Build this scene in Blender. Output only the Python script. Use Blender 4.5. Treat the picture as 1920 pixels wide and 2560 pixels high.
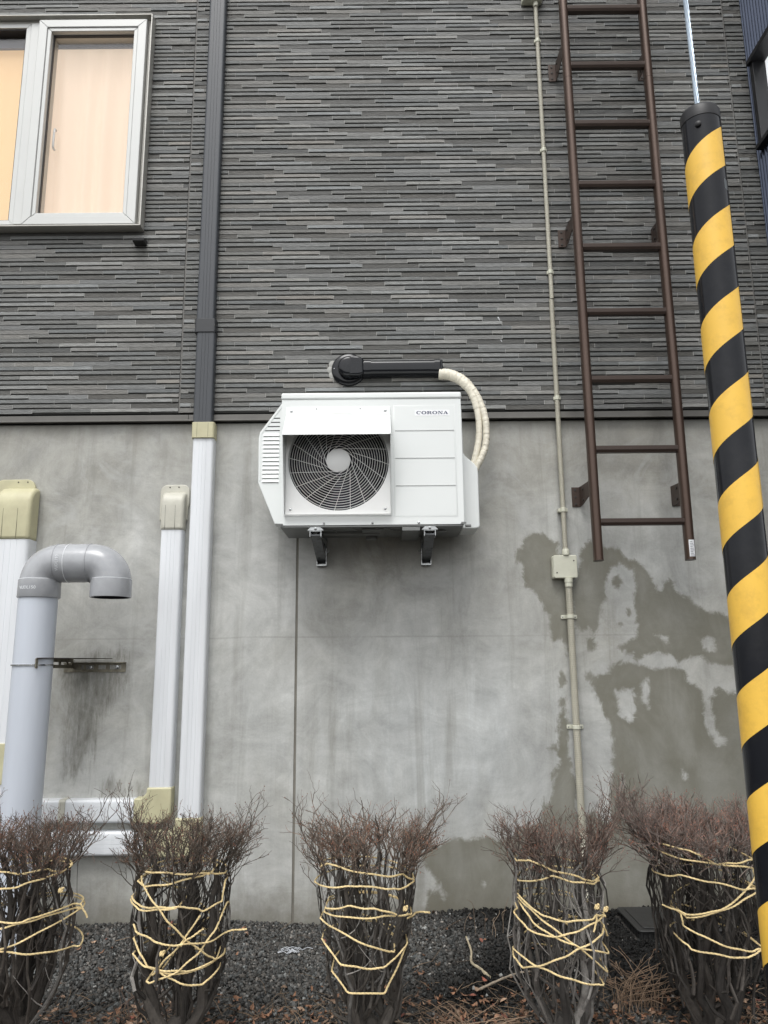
import bpy, math, random
import numpy as np
from mathutils import Vector, Matrix
from mathutils import noise as mnoise

PI = math.pi
rnd = random.Random(7)
scene = bpy.context.scene
for o in list(bpy.data.objects):
    bpy.data.objects.remove(o)
COL = scene.collection

# ------------------------------------------------------------------ camera
CAM_POS = Vector((0.0, -3.75, 1.08))
PITCH, ROLL = math.radians(11.364), math.radians(0.513)
cd = bpy.data.cameras.new('camera')
cam = bpy.data.objects.new('camera', cd)
COL.objects.link(cam)
cd.lens = 27.04
cd.sensor_width = 36.0
cd.clip_start = 0.05
cd.clip_end = 500.0
_f = Vector((0, math.cos(PITCH), math.sin(PITCH)))
_r0 = Vector((1, 0, 0))
_u0 = _r0.cross(_f)
_r = _r0 * math.cos(ROLL) - _u0 * math.sin(ROLL)
_u = _r0 * math.sin(ROLL) + _u0 * math.cos(ROLL)
cam.matrix_world = Matrix(((_r.x, _u.x, -_f.x, CAM_POS.x), (_r.y, _u.y, -_f.y, CAM_POS.y),
                           (_r.z, _u.z, -_f.z, CAM_POS.z), (0, 0, 0, 1)))
scene.camera = cam

# ------------------------------------------------------------------ overcast daylight
SUN_EL, SUN_AZ = math.radians(62), math.radians(-14)     # azimuth measured from -Y towards +X
world = bpy.data.worlds.new('World')
scene.world = world
world.use_nodes = True
wn = world.node_tree
wn.nodes.clear()
wo = wn.nodes.new('ShaderNodeOutputWorld')
wb = wn.nodes.new('ShaderNodeBackground')
ws = wn.nodes.new('ShaderNodeTexSky')
ws.sky_type = 'NISHITA'
ws.sun_disc = False
ws.sun_elevation = SUN_EL
ws.sun_rotation = PI - SUN_AZ
ws.air_density = 1.0
ws.dust_density = 3.0
ws.ozone_density = 1.0
wh = wn.nodes.new('ShaderNodeHueSaturation')
wh.inputs['Saturation'].default_value = 0.10
wn.links.new(ws.outputs[0], wh.inputs['Color'])
wn.links.new(wh.outputs[0], wb.inputs[0])
wn.links.new(wb.outputs[0], wo.inputs[0])
wb.inputs[1].default_value = 0.147
sl = bpy.data.lights.new('sun', 'SUN')
sun = bpy.data.objects.new('sun', sl)
COL.objects.link(sun)
sl.energy = 0.62
sl.angle = math.radians(28)
sl.color = (1.0, 0.985, 0.96)
sdir = Vector((math.sin(SUN_AZ) * math.cos(SUN_EL), -math.cos(SUN_AZ) * math.cos(SUN_EL), math.sin(SUN_EL)))
sun.rotation_euler = sdir.to_track_quat('Z', 'Y').to_euler()
sun.location = (0, -3, 9)
scene.view_settings.view_transform = 'Standard'
scene.view_settings.look = 'None'
scene.view_settings.gamma = 1.0
scene.view_settings.exposure = 0.88
scene.view_settings.use_curve_mapping = False


# ------------------------------------------------------------------ object helpers
def tag(o, label=None, cat=None, group=None, kind=None):
    if label: o['label'] = label
    if cat: o['category'] = cat
    if group: o['group'] = group
    if kind: o['kind'] = kind
    return o


def empty(name, loc, label, cat, group=None):
    o = bpy.data.objects.new(name, None)
    o.empty_display_size = 0.1
    COL.objects.link(o)
    o.location = loc
    o['_loc'] = 0
    del o['_loc']
    return tag(o, label, cat, group)


class MB:
    """collects geometry in world coordinates, links it as one mesh object"""

    def __init__(self):
        self.v = []
        self.f = []
        self.c = []
        self.col = None

    def add(self, vs, fs):
        n = len(self.v)
        self.v.extend([tuple(p) for p in vs])
        self.f.extend([tuple(i + n for i in f) for f in fs])
        if self.col is not None:
            self.c.extend([self.col] * len(vs))

    def box(self, x0, x1, y0, y1, z0, z1):
        vs = [(x0, y0, z0), (x1, y0, z0), (x1, y1, z0), (x0, y1, z0), (x0, y0, z1), (x1, y0, z1), (x1, y1, z1), (x0, y1, z1)]
        self.add(vs, [(0, 3, 2, 1), (4, 5, 6, 7), (0, 1, 5, 4), (1, 2, 6, 5), (2, 3, 7, 6), (3, 0, 4, 7)])

    def obox(self, c, ax, ay, az):
        """oriented box, half-axis vectors"""
        c, ax, ay, az = Vector(c), Vector(ax), Vector(ay), Vector(az)
        vs = [c + sx * ax + sy * ay + sz * az for sz in (-1, 1) for sx, sy in ((-1, -1), (1, -1), (1, 1), (-1, 1))]
        self.add(vs, [(0, 3, 2, 1), (4, 5, 6, 7), (0, 1, 5, 4), (1, 2, 6, 5), (2, 3, 7, 6), (3, 0, 4, 7)])

    def prism(self, poly, axis, d0, d1):
        """poly: 2D list; axis 'y': poly=(x,z); 'x': poly=(y,z); 'z': poly=(x,y)"""
        def P(a, b, d):
            return {'y': (a, d, b), 'x': (d, a, b), 'z': (a, b, d)}[axis]
        n = len(poly)
        vs = [P(a, b, d0) for a, b in poly] + [P(a, b, d1) for a, b in poly]
        fs = [tuple(range(n)), tuple(range(2 * n - 1, n - 1, -1))]
        for i in range(n):
            j = (i + 1) % n
            fs.append((i, j, n + j, n + i))
        self.add(vs, fs)

    def tube(self, pts, rad, n=8, caps=True, lobes=0, twist=0.0, amp=0.0):
        pts = [Vector(p) for p in pts]
        m = len(pts)
        if not hasattr(rad, '__len__'):
            rad = [rad] * m
        vs = []
        t0 = (pts[1] - pts[0]).normalized()
        ref = Vector((0, 0, 1)) if abs(t0.z) < .9 else Vector((1, 0, 0))
        a = t0.cross(ref).normalized()
        dist = 0
        for i in range(m):
            if i == 0: t = pts[1] - pts[0]
            elif i == m - 1: t = pts[-1] - pts[-2]
            else: t = (pts[i + 1] - pts[i]).normalized() + (pts[i] - pts[i - 1]).normalized()
            if t.length < 1e-9: t = t0
            t = t.normalized()
            a = (a - t * a.dot(t))
            if a.length < 1e-6: a = t.orthogonal()
            a.normalize()
            b = t.cross(a)
            if i: dist += (pts[i] - pts[i - 1]).length
            for k in range(n):
                an = 2 * PI * k / n
                r = rad[i]
                if lobes: r *= 1 + amp * math.cos(lobes * an + dist * twist)
                vs.append(pts[i] + (a * math.cos(an) + b * math.sin(an)) * r)
        fs = []
        for i in range(m - 1):
            for k in range(n):
                k2 = (k + 1) % n
                fs.append((i * n + k, i * n + k2, (i + 1) * n + k2, (i + 1) * n + k))
        if caps:
            fs.append(tuple(range(n - 1, -1, -1)))
            fs.append(tuple((m - 1) * n + k for k in range(n)))
        self.add(vs, fs)

    def cyl(self, p0, p1, r0, r1=None, n=24, caps=True):
        self.tube([p0, p1], [r0, r0 if r1 is None else r1], n, caps)

    def lathe(self, c, axis, prof, n=32, caps=True):
        """prof: list of (radius, distance along axis)"""
        c, t = Vector(c), Vector(axis).normalized()
        a = t.orthogonal().normalized()
        b = t.cross(a)
        vs = []
        for r, d in prof:
            for k in range(n):
                an = 2 * PI * k / n
                vs.append(c + t * d + (a * math.cos(an) + b * math.sin(an)) * r)
        fs = []
        m = len(prof)
        for i in range(m - 1):
            for k in range(n):
                k2 = (k + 1) % n
                fs.append((i * n + k, i * n + k2, (i + 1) * n + k2, (i + 1) * n + k))
        if caps:
            fs.append(tuple(range(n - 1, -1, -1)))
            fs.append(tuple((m - 1) * n + k for k in range(n)))
        self.add(vs, fs)

    def build(self, name, mat, parent=None, smooth=False, bevel=0.0, seg=2, angle=35, fix=True, label=None, kind=None, origin=None):
        me = bpy.data.meshes.new(name)
        off = Vector((0, 0, 0))
        if parent is not None: off = Vector(parent['_w']) if '_w' in parent else world_loc(parent)
        elif origin is not None: off = Vector(origin)
        me.from_pydata([(p[0] - off.x, p[1] - off.y, p[2] - off.z) for p in self.v], [], self.f)
        if self.c:
            at = me.color_attributes.new('col', 'FLOAT_COLOR', 'POINT')
            at.data.foreach_set('color', [x for c in self.c for x in (c[0], c[1], c[2], 1.0)])
        if fix: recalc(me)
        me.materials.append(mat)
        o = bpy.data.objects.new(name, me)
        COL.objects.link(o)
        if parent is not None: o.parent = parent
        else: o.location = off
        if bevel:
            b = o.modifiers.new('bevel', 'BEVEL')
            b.width = bevel
            b.segments = seg
            b.limit_method = 'ANGLE'
            b.angle_limit = math.radians(30)
            b.use_clamp_overlap = True
        if smooth or bevel:
            me.shade_smooth()
            me.set_sharp_from_angle(angle=math.radians(angle)) if not bevel else None
            if bevel:
                w = o.modifiers.new('normals', 'WEIGHTED_NORMAL')
                w.keep_sharp = True
                me.set_sharp_from_angle(angle=math.radians(60))
        if label: o['label'] = label
        if kind: o['kind'] = kind
        return o


import bmesh


def recalc(me):
    bm = bmesh.new()
    bm.from_mesh(me)
    bmesh.ops.recalc_face_normals(bm, faces=bm.faces)
    bm.to_mesh(me)
    bm.free()


def world_loc(o):
    v = Vector(o.location)
    p = o.parent
    while p is not None:
        v = v + Vector(p.location)
        p = p.parent
    return v


def rrect(x0, x1, z0, z1, r, n=5):
    out = []
    for cx, cz, a0 in ((x1 - r, z0 + r, -90), (x1 - r, z1 - r, 0), (x0 + r, z1 - r, 90), (x0 + r, z0 + r, 180)):
        for i in range(n + 1):
            a = math.radians(a0 + 90 * i / n)
            out.append((cx + r * math.cos(a), cz + r * math.sin(a)))
    return out


def smooth_path(pts, per=8):
    """Catmull-Rom through the points"""
    P = [Vector(p) for p in pts]
    P = [P[0] * 2 - P[1]] + P + [P[-1] * 2 - P[-2]]
    out = []
    for i in range(1, len(P) - 2):
        for k in range(per):
            t = k / per
            p0, p1, p2, p3 = P[i - 1], P[i], P[i + 1], P[i + 2]
            out.append(0.5 * ((2 * p1) + (p2 - p0) * t + (2 * p0 - 5 * p1 + 4 * p2 - p3) * t * t + (3 * p1 - p0 - 3 * p2 + p3) * t ** 3))
    out.append(P[-2])
    return out


# ------------------------------------------------------------------ materials
def node(nt, typ, **kw):
    n = nt.nodes.new(typ)
    for k, v in kw.items():
        if k in n.inputs: n.inputs[k].default_value = v
        else: setattr(n, k, v)
    return n


def mat(name, color, rough=0.5, metal=0.0, var=0.08, vscale=6.0, bump=0.0, bscale=200.0, spec=0.5, attr=False,
        stretch=(1, 1, 1), dirt=0.0, dirtcol=(0.12, 0.11, 0.09), dscale=3.0, rvar=0.1, coat=0.0):
    m = bpy.data.materials.new(name)
    m.use_nodes = True
    nt = m.node_tree
    b = nt.nodes['Principled BSDF']
    b.inputs['Roughness'].default_value = rough
    b.inputs['Metallic'].default_value = metal
    b.inputs['Specular IOR Level'].default_value = spec
    b.inputs['Coat Weight'].default_value = coat
    b.inputs['Coat Roughness'].default_value = 0.05
    L = nt.links.new
    g = node(nt, 'ShaderNodeNewGeometry')
    mp = node(nt, 'ShaderNodeMapping')
    mp.inputs['Scale'].default_value = stretch
    L(g.outputs['Position'], mp.inputs['Vector'])
    nz = node(nt, 'ShaderNodeTexNoise', Scale=vscale, Detail=6.0, Roughness=0.6)
    L(mp.outputs[0], nz.inputs['Vector'])
    mr = node(nt, 'ShaderNodeMapRange')
    mr.inputs['From Min'].default_value = 0.3
    mr.inputs['From Max'].default_value = 0.7
    mr.inputs['To Min'].default_value = 1 - var
    mr.inputs['To Max'].default_value = 1 + var
    L(nz.outputs['Fac'], mr.inputs['Value'])
    mul = node(nt, 'ShaderNodeVectorMath', operation='MULTIPLY')
    if attr:
        at = node(nt, 'ShaderNodeAttribute', attribute_name='col')
        L(at.outputs['Color'], mul.inputs[0])
    else:
        mul.inputs[0].default_value = color
    L(mr.outputs[0], mul.inputs[1])
    out = mul.outputs[0]
    if dirt:
        n2 = node(nt, 'ShaderNodeTexNoise', Scale=dscale, Detail=8.0, Roughness=0.7)
        L(mp.outputs[0], n2.inputs['Vector'])
        r2 = node(nt, 'ShaderNodeMapRange')
        r2.inputs['From Min'].default_value = 0.48
        r2.inputs['From Max'].default_value = 0.75
        r2.inputs['To Max'].default_value = dirt
        L(n2.outputs['Fac'], r2.inputs['Value'])
        mx = node(nt, 'ShaderNodeMix', data_type='RGBA')
        L(r2.outputs[0], mx.inputs['Factor'])
        L(out, mx.inputs['A'])
        mx.inputs['B'].default_value = (*dirtcol, 1)
        out = mx.outputs['Result']
    L(out, b.inputs['Base Color'])
    rr = node(nt, 'ShaderNodeMapRange')
    rr.inputs['To Min'].default_value = max(0.02, rough - rvar)
    rr.inputs['To Max'].default_value = min(1, rough + rvar)
    L(nz.outputs['Fac'], rr.inputs['Value'])
    L(rr.outputs[0], b.inputs['Roughness'])
    if bump:
        n3 = node(nt, 'ShaderNodeTexNoise', Scale=bscale, Detail=4.0, Roughness=0.6)
        L(mp.outputs[0], n3.inputs['Vector'])
        bp = node(nt, 'ShaderNodeBump', Strength=1.0, Distance=bump)
        L(n3.outputs['Fac'], bp.inputs['Height'])
        L(bp.outputs[0], b.inputs['Normal'])
    return m


M = {}
M['tile'] = mat('siding_stone', (0, 0, 0), 0.62, var=0.16, vscale=35, bump=0.0035, bscale=90, attr=True, stretch=(0.6, 1, 1.6), spec=0.35)
M['groove'] = mat('siding_groove', (0.074, 0.074, 0.070), 0.8, var=0.2)  # darker than the tiles: shade inside the grooves is put into the colour
M['rib'] = mat('siding_joint_rib', (0.34, 0.34, 0.32), 0.8)
M['seal'] = mat('sealant', (0.15, 0.145, 0.135), 0.7, var=0.15, vscale=20)
M['flash'] = mat('flashing_metal', (0.115, 0.11, 0.10), 0.4, metal=0.2, var=0.1, vscale=12)
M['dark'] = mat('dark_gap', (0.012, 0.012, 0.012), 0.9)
M['ccseal'] = mat('concrete_joint_sealant', (0.17, 0.16, 0.135), 0.75, var=0.2, vscale=15)
M['alu'] = mat('window_aluminium', (0.54, 0.547, 0.53), 0.42, metal=0.15, var=0.04, vscale=3, bump=0.0001, bscale=900)
M['alu_d'] = mat('window_aluminium_rim', (0.44, 0.43, 0.395), 0.4, metal=0.25, var=0.05)
M['gasket'] = mat('black_gasket', (0.03, 0.03, 0.034), 0.5)
M['ducta'] = mat('charcoal_duct', (0.046, 0.051, 0.058), 0.42, var=0.12, vscale=9, stretch=(1, 1, 0.12), bump=0.0002, bscale=500)
M['ductc'] = mat('charcoal_coupling', (0.026, 0.028, 0.031), 0.45, var=0.08)
M['ductw'] = mat('white_duct', (0.685, 0.705, 0.725), 0.42, var=0.07, vscale=10, stretch=(1.5, 1, 0.10), dirt=0.22, dirtcol=(0.40, 0.40, 0.38), dscale=8)
M['ductg'] = mat('joint_line', (0.40, 0.40, 0.40), 0.6)
M['cream'] = mat('yellowed_plastic', (0.49, 0.465, 0.30), 0.45, var=0.08, vscale=14, dirt=0.3, dirtcol=(0.40, 0.34, 0.22), dscale=10)
M['cream2'] = mat('pale_grey_plastic', (0.50, 0.49, 0.42), 0.45, var=0.08, vscale=14, dirt=0.3, dirtcol=(0.34, 0.33, 0.27), dscale=16)
M['screw'] = mat('screw_hole', (0.06, 0.055, 0.05), 0.4, metal=0.5)
M['pipe'] = mat('grey_vent_pipe', (0.50, 0.535, 0.59), 0.38, var=0.07, vscale=7, stretch=(1, 1, 0.15), dirt=0.12, dirtcol=(0.62, 0.63, 0.65), dscale=12)
M['pvc'] = mat('grey_pvc_fitting', (0.35, 0.36, 0.375), 0.17, var=0.12, vscale=9, dirt=0.25, dirtcol=(0.45, 0.46, 0.47), dscale=22, bump=0.0004, bscale=60)
M['glue'] = mat('glue_residue', (0.70, 0.72, 0.74), 0.35)
M['ruststeel'] = mat('weathered_bracket', (0.20, 0.185, 0.14), 0.6, metal=0.4, var=0.35, vscale=40, dirt=0.7, dirtcol=(0.07, 0.045, 0.03), dscale=30, bump=0.0004, bscale=300)
M['darkrust'] = mat('dark_rusty_plate', (0.045, 0.033, 0.027), 0.6, metal=0.3, var=0.3, vscale=30)
M['acw'] = mat('ac_enamel', (0.735, 0.76, 0.745), 0.33, var=0.02, vscale=3, rvar=0.04)
M['acg'] = mat('ac_grille_plastic', (0.74, 0.745, 0.73), 0.42, var=0.03)
M['acd'] = mat('ac_dark_interior', (0.006, 0.006, 0.010), 0.7)
M['fan'] = mat('fan_blade', (0.018, 0.018, 0.03), 0.5)
M['galv'] = mat('galvanised_steel', (0.36, 0.37, 0.37), 0.25, metal=0.95, var=0.35, vscale=40, bump=0.0001, bscale=120)
M['galvd'] = mat('shaded_steel', (0.10, 0.105, 0.11), 0.3, metal=0.8, var=0.5, vscale=30)  # dark copy of the galvanised steel, its dark ground reflection put into the colour
M['base'] = mat('ac_base_pan', (0.17, 0.175, 0.17), 0.4, metal=0.5, var=0.15, vscale=15)
M['logo'] = mat('logo_navy', (0.012, 0.022, 0.085), 0.4)
M['logow'] = mat('logo_plate', (0.86, 0.87, 0.88), 0.35)
M['gloss'] = mat('glossy_black_plastic', (0.006, 0.007, 0.009), 0.10, var=0.05, spec=0.38, rvar=0.03)
M['wrap'] = mat('ivory_tape_wrap', (0.70, 0.66, 0.55), 0.55, var=0.08, vscale=25, bump=0.003, bscale=45)
M['beige'] = mat('beige_conduit', (0.47, 0.45, 0.37), 0.5, var=0.07, vscale=18)
M['beigeb'] = mat('beige_box', (0.55, 0.55, 0.45), 0.42, var=0.05, vscale=18, dirt=0.2, dirtcol=(0.68, 0.68, 0.6), dscale=60)
M['brown'] = mat('bronze_ladder', (0.075, 0.048, 0.036), 0.36, metal=0.45, var=0.10, vscale=14, stretch=(1, 1, .2))
M['brownd'] = mat('bronze_ladder_rung', (0.065, 0.045, 0.036), 0.42, metal=0.35, var=0.1)
M['sticker'] = mat('sticker', (0.72, 0.73, 0.74), 0.4)
M['stickert'] = mat('sticker_print', (0.22, 0.23, 0.26), 0.5)
M['yel'] = mat('yellow_band', (0.82, 0.50, 0.07), 0.45, var=0.05, vscale=9, dirt=0.45, dirtcol=(0.50, 0.29, 0.05), dscale=28)
M['blk'] = mat('black_guard', (0.010, 0.011, 0.014), 0.18, var=0.15, vscale=12, dirt=0.25, dirtcol=(0.05, 0.05, 0.048), dscale=9, rvar=0.05, spec=0.24)
M['blkcap'] = mat('black_cap', (0.010, 0.010, 0.011), 0.45, spec=0.35, var=0.2, vscale=30)
M['wire'] = mat('steel_wire', (0.33, 0.39, 0.45), 0.35, metal=0.6, var=0.1)
M['navy'] = mat('navy_corrugated', (0.052, 0.064, 0.095), 0.20, metal=0.6, var=0.1, vscale=5)
M['bframe'] = mat('black_frame', (0.02, 0.02, 0.022), 0.35, metal=0.3)
M['bark'] = mat('shrub_bark', (0, 0, 0), 0.85, var=0.35, vscale=60, bump=0.002, bscale=220, attr=True)
M['twig'] = mat('twig_bark', (0, 0, 0), 0.8, var=0.25, vscale=50, attr=True)
M['rope'] = mat('straw_rope', (0.72, 0.57, 0.30), 0.7, var=0.25, vscale=45, dirt=0.4, dirtcol=(0.42, 0.29, 0.12), dscale=30, bump=0.001, bscale=500)
M['gravel'] = mat('gravel_stone', (0, 0, 0), 0.75, var=0.3, vscale=120, attr=True, spec=0.22)
M['leaf'] = mat('dead_leaf', (0, 0, 0), 0.75, var=0.2, vscale=90, attr=True)
M['boxblk'] = mat('black_meter_box', (0.018, 0.018, 0.018), 0.5, var=0.2, vscale=25, bump=0.0005, bscale=300)
M['white'] = mat('white_splash', (0.6, 0.62, 0.63), 0.7)
M['grass'] = mat('dry_grass', (0, 0, 0), 0.8, attr=True)

# ground
gm = bpy.data.materials.new('dark_soil')
gm.use_nodes = True
nt = gm.node_tree
b = nt.nodes['Principled BSDF']
b.inputs['Roughness'].default_value = 0.95
g = node(nt, 'ShaderNodeNewGeometry')
n1 = node(nt, 'ShaderNodeTexNoise', Scale=40.0, Detail=8.0, Roughness=0.7)
nt.links.new(g.outputs['Position'], n1.inputs['Vector'])
cr = node(nt, 'ShaderNodeValToRGB')
cr.color_ramp.elements[0].position = 0.3
cr.color_ramp.elements[0].color = (0.018, 0.017, 0.016, 1)
cr.color_ramp.elements[1].position = 0.75
cr.color_ramp.elements[1].color = (0.075, 0.068, 0.06, 1)
nt.links.new(n1.outputs['Fac'], cr.inputs[0])
nt.links.new(cr.outputs[0], b.inputs['Base Color'])
bp = node(nt, 'ShaderNodeBump', Strength=1.0, Distance=0.01)
nt.links.new(n1.outputs['Fac'], bp.inputs['Height'])
nt.links.new(bp.outputs[0], b.inputs['Normal'])
M['soil'] = gm


# ------------------------------------------------------------------ stains on the concrete (their own outlines)
WET = [
[(0.736,1.725),(0.686,1.692),(0.671,1.643),(0.650,1.623),(0.652,1.574),(0.680,1.566),(0.687,1.461),(0.730,1.429),(0.755,1.381),(0.796,1.310),(0.800,1.239),(0.809,1.192),(0.850,1.207),(0.876,1.122),(0.906,1.222),(0.920,1.332),(0.918,1.443),(0.879,1.460),(0.866,1.516),(0.858,1.662),(0.796,1.708)],
[(0.970,1.637),(1.021,1.681),(1.083,1.644),(1.151,1.635),(1.177,1.602),(1.142,1.554),(1.101,1.546),(1.081,1.490),(1.072,1.418),(1.048,1.347),(1.008,1.221),(0.979,1.261),(0.945,1.222),(0.910,1.301),(0.910,1.443),(0.946,1.515)],
[(1.144,1.594),(1.177,1.594),(1.240,1.581),(1.271,1.561),(1.298,1.504),(1.324,1.424),(1.349,1.431),(1.369,1.479),(1.402,1.499),(1.420,1.423),(1.481,1.390),(1.563,1.326),(1.594,1.326),(1.664,1.302),(1.876,1.214),(1.859,1.059),(1.626,1.077),(1.571,1.077),(1.488,1.116),(1.400,1.090),(1.364,1.125),(1.302,1.141),(1.237,1.119),(1.196,1.088),(1.191,1.127),(1.114,1.158),(1.205,1.212),(1.219,1.298),(1.214,1.393),(1.223,1.457),(1.220,1.529),(1.173,1.545)],
[(0.960,1.206),(1.007,1.206),(1.020,1.159),(0.980,1.152)],
[(0.958,1.040),(0.996,1.028),(1.067,1.036),(1.093,1.081),(1.196,1.088),(1.263,1.049),(1.374,1.063),(1.428,1.048),(1.431,0.994),(1.498,0.956),(1.507,0.805),(1.544,0.708),(1.590,0.700),(1.601,0.737),(1.544,0.790),(1.544,0.872),(1.562,0.978),(1.629,0.947),(1.843,0.907),(1.807,-0.092),(1.000,-0.085),(1.037,0.472),(1.058,0.617),(1.062,0.735),(1.052,0.809),(1.025,0.869),(1.005,0.930),(0.985,0.983)],
[(0.841,1.045),(0.857,0.992),(0.829,0.977)],
[(0.826,0.920),(0.853,0.920),(0.858,0.803),(0.846,0.714),(0.860,0.633),(0.858,0.589),(0.881,0.531),(0.873,0.331),(0.706,0.368),(0.726,0.475),(0.754,0.417),(0.761,0.482),(0.774,0.518),(0.773,0.576),(0.806,0.619),(0.815,0.781)],
[(0.150,0.235),(0.177,0.265),(0.273,0.284),(0.305,0.313),(0.358,0.303),(0.454,0.312),(0.506,0.292),(0.581,0.311),(0.614,0.341),(0.712,0.380),(0.735,0.420),(0.777,0.410),(0.884,0.409),(0.924,0.358),(0.949,0.418),(0.999,0.378),(1.035,0.357),(1.747,0.401),(1.675,-0.277),(0.085,-0.264),(0.194,0.078),(0.247,0.078),(0.207,0.156)],
[(1.114,1.498),(1.143,1.509),(1.159,1.481),(1.142,1.437),(1.115,1.462)],
[(1.166,1.326),(1.187,1.342),(1.199,1.322),(1.181,1.302)],
[(1.128,1.270),(1.136,1.277),(1.143,1.270),(1.135,1.262)],
[(0.760,0.696),(0.774,0.713),(0.785,0.696),(0.772,0.677)],
[(1.119,0.887),(1.143,0.894),(1.164,0.879),(1.140,0.861)]]
DRY = [
[(1.089,0.963),(1.171,0.962),(1.180,0.875),(1.160,0.808),(1.107,0.831)],
[(1.220,0.988),(1.263,1.041),(1.238,0.875),(1.214,0.913)],
[(1.094,0.587),(1.109,0.529),(1.099,0.486),(1.089,0.515)],
[(1.382,0.599),(1.408,0.548),(1.385,0.556)],
[(1.292,1.219),(1.363,1.211),(1.364,1.179)],
[(1.521,1.217),(1.583,1.201),(1.585,1.139),(1.523,1.147)],
[(0.426,0.110),(0.439,0.120),(0.449,0.105),(0.436,0.095)],
[(0.247,0.078),(0.273,0.063),(0.259,0.044)]]
DIRT = [[(-1.55, 1.07), (-1.23, 1.10), (-1.22, 1.02), (-1.30, 0.93), (-1.36, 0.80), (-1.40, 0.60), (-1.52, 0.60), (-1.50, 0.85)],
        [(-1.42, 1.13), (-1.24, 1.13), (-1.26, 1.16), (-1.38, 1.15)],
        [(-1.40, 0.52), (-1.14, 0.52), (-1.20, 0.56), (-1.34, 0.555)]]


def sdf(P, poly):
    """signed distance, negative inside; P (n,2)"""
    poly = np.array(poly)
    d = np.full(len(P), 1e9)
    ins = np.zeros(len(P), bool)
    for i in range(len(poly)):
        a, c = poly[i], poly[(i + 1) % len(poly)]
        e = c - a
        w = P - a
        t = np.clip((w @ e) / max(e @ e, 1e-12), 0, 1)
        d = np.minimum(d, np.hypot(*(w - t[:, None] * e).T))
        cond = (a[1] > P[:, 1]) != (c[1] > P[:, 1])
        with np.errstate(divide='ignore', invalid='ignore'):
            xi = (c[0] - a[0]) * (P[:, 1] - a[1]) / (c[1] - a[1]) + a[0]
        ins ^= cond & (P[:, 0] < xi)
    return np.where(ins, -d, d)


cm = bpy.data.materials.new('concrete')
cm.use_nodes = True
nt = cm.node_tree
L = nt.links.new
b = nt.nodes['Principled BSDF']
g = node(nt, 'ShaderNodeNewGeometry')


def noise_tex(scale, stretch=(1, 1, 1), detail=6.0, rough=0.6, dist=0.0):
    mp = node(nt, 'ShaderNodeMapping')
    mp.inputs['Scale'].default_value = stretch
    L(g.outputs['Position'], mp.inputs['Vector'])
    n = node(nt, 'ShaderNodeTexNoise', Scale=scale, Detail=detail, Roughness=rough, Distortion=dist)
    L(mp.outputs[0], n.inputs['Vector'])
    return n.outputs['Fac']


def mrange(v, a, c, lo, hi, smooth=False):
    r = node(nt, 'ShaderNodeMapRange')
    if smooth: r.interpolation_type = 'SMOOTHSTEP'
    r.inputs['From Min'].default_value = a
    r.inputs['From Max'].default_value = c
    r.inputs['To Min'].default_value = lo
    r.inputs['To Max'].default_value = hi
    L(v, r.inputs['Value'])
    return r.outputs[0]


def mth(op, a, c):
    n = node(nt, 'ShaderNodeMath', operation=op)
    for i, v in enumerate((a, c)):
        if isinstance(v, (int, float)): n.inputs[i].default_value = v
        else: L(v, n.inputs[i])
    return n.outputs[0]


def mixc(f, A, B):
    n = node(nt, 'ShaderNodeMix', data_type='RGBA')
    for nm, v in (('Factor', f), ('A', A), ('B', B)):
        if isinstance(v, (int, float)): n.inputs[nm].default_value = v
        elif isinstance(v, tuple): n.inputs[nm].default_value = (*v, 1)
        else: L(v, n.inputs[nm])
    return n.outputs['Result']


big = noise_tex(1.3, (1, 1, 0.7), 5, 0.55, 0.6)
patch = noise_tex(3.4, (1, 1, 0.9), 9, 0.66, 1.4)
streak = noise_tex(6.0, (1.4, 1, 0.22), 8, 0.66, 0.7)
trowel = noise_tex(5.0, (0.8, 1, 1.3), 9, 0.68, 1.3)
fine = noise_tex(120.0, (1, 1, 1), 3, 0.6)
at = node(nt, 'ShaderNodeAttribute', attribute_name='pale')
colA = mixc(mrange(big, 0.32, 0.68, 0, 1), (0.328, 0.321, 0.285), (0.445, 0.449, 0.43))
v = mth('MULTIPLY', mrange(patch, 0.32, 0.68, 0.80, 1.17), mrange(streak, 0.3, 0.7, 0.93, 1.07))
v = mth('MULTIPLY', v, mrange(trowel, 0.35, 0.65, 0.90, 1.11))
v = mth('MULTIPLY', v, mrange(fine, 0.3, 0.7, 0.95, 1.05))
pale = mth('MULTIPLY', at.outputs['Fac'], mrange(streak, 0.3, 0.65, 0.5, 1.1))
colA = mixc(pale, colA, (0.47, 0.488, 0.482))
vm = node(nt, 'ShaderNodeVectorMath', operation='MULTIPLY')
L(colA, vm.inputs[0])
L(v, vm.inputs[1])
colA = vm.outputs[0]
# faint vertical run marks and whitish blooms
bloom = mth('MULTIPLY', mrange(noise_tex(2.6, (1, 1, 1.1), 10, 0.72, 2.2), 0.50, 0.68, 0, 0.62), 1.0)
colA = mixc(bloom, colA, (0.47, 0.475, 0.46))
dk = mrange(noise_tex(6.0, (1.8, 1, 0.12), 7, 0.65, 0.4), 0.54, 0.72, 0, 0.5)
colA = mixc(dk, colA, (0.215, 0.212, 0.185))
# pour line
sep = node(nt, 'ShaderNodeSeparateXYZ')
L(g.outputs['Position'], sep.inputs[0])
zz = mth('ADD', sep.outputs['Z'], mrange(noise_tex(2.0), 0, 1, -0.012, 0.012))
dline = mth('ABSOLUTE', mth('SUBTRACT', zz, 1.222), 0)
linef = mth('MULTIPLY', mrange(dline, 0.001, 0.006, 0.35, 0), mrange(patch, .35, .6, 0.2, 1))
colA = mixc(linef, colA, (0.19, 0.187, 0.165))
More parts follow.
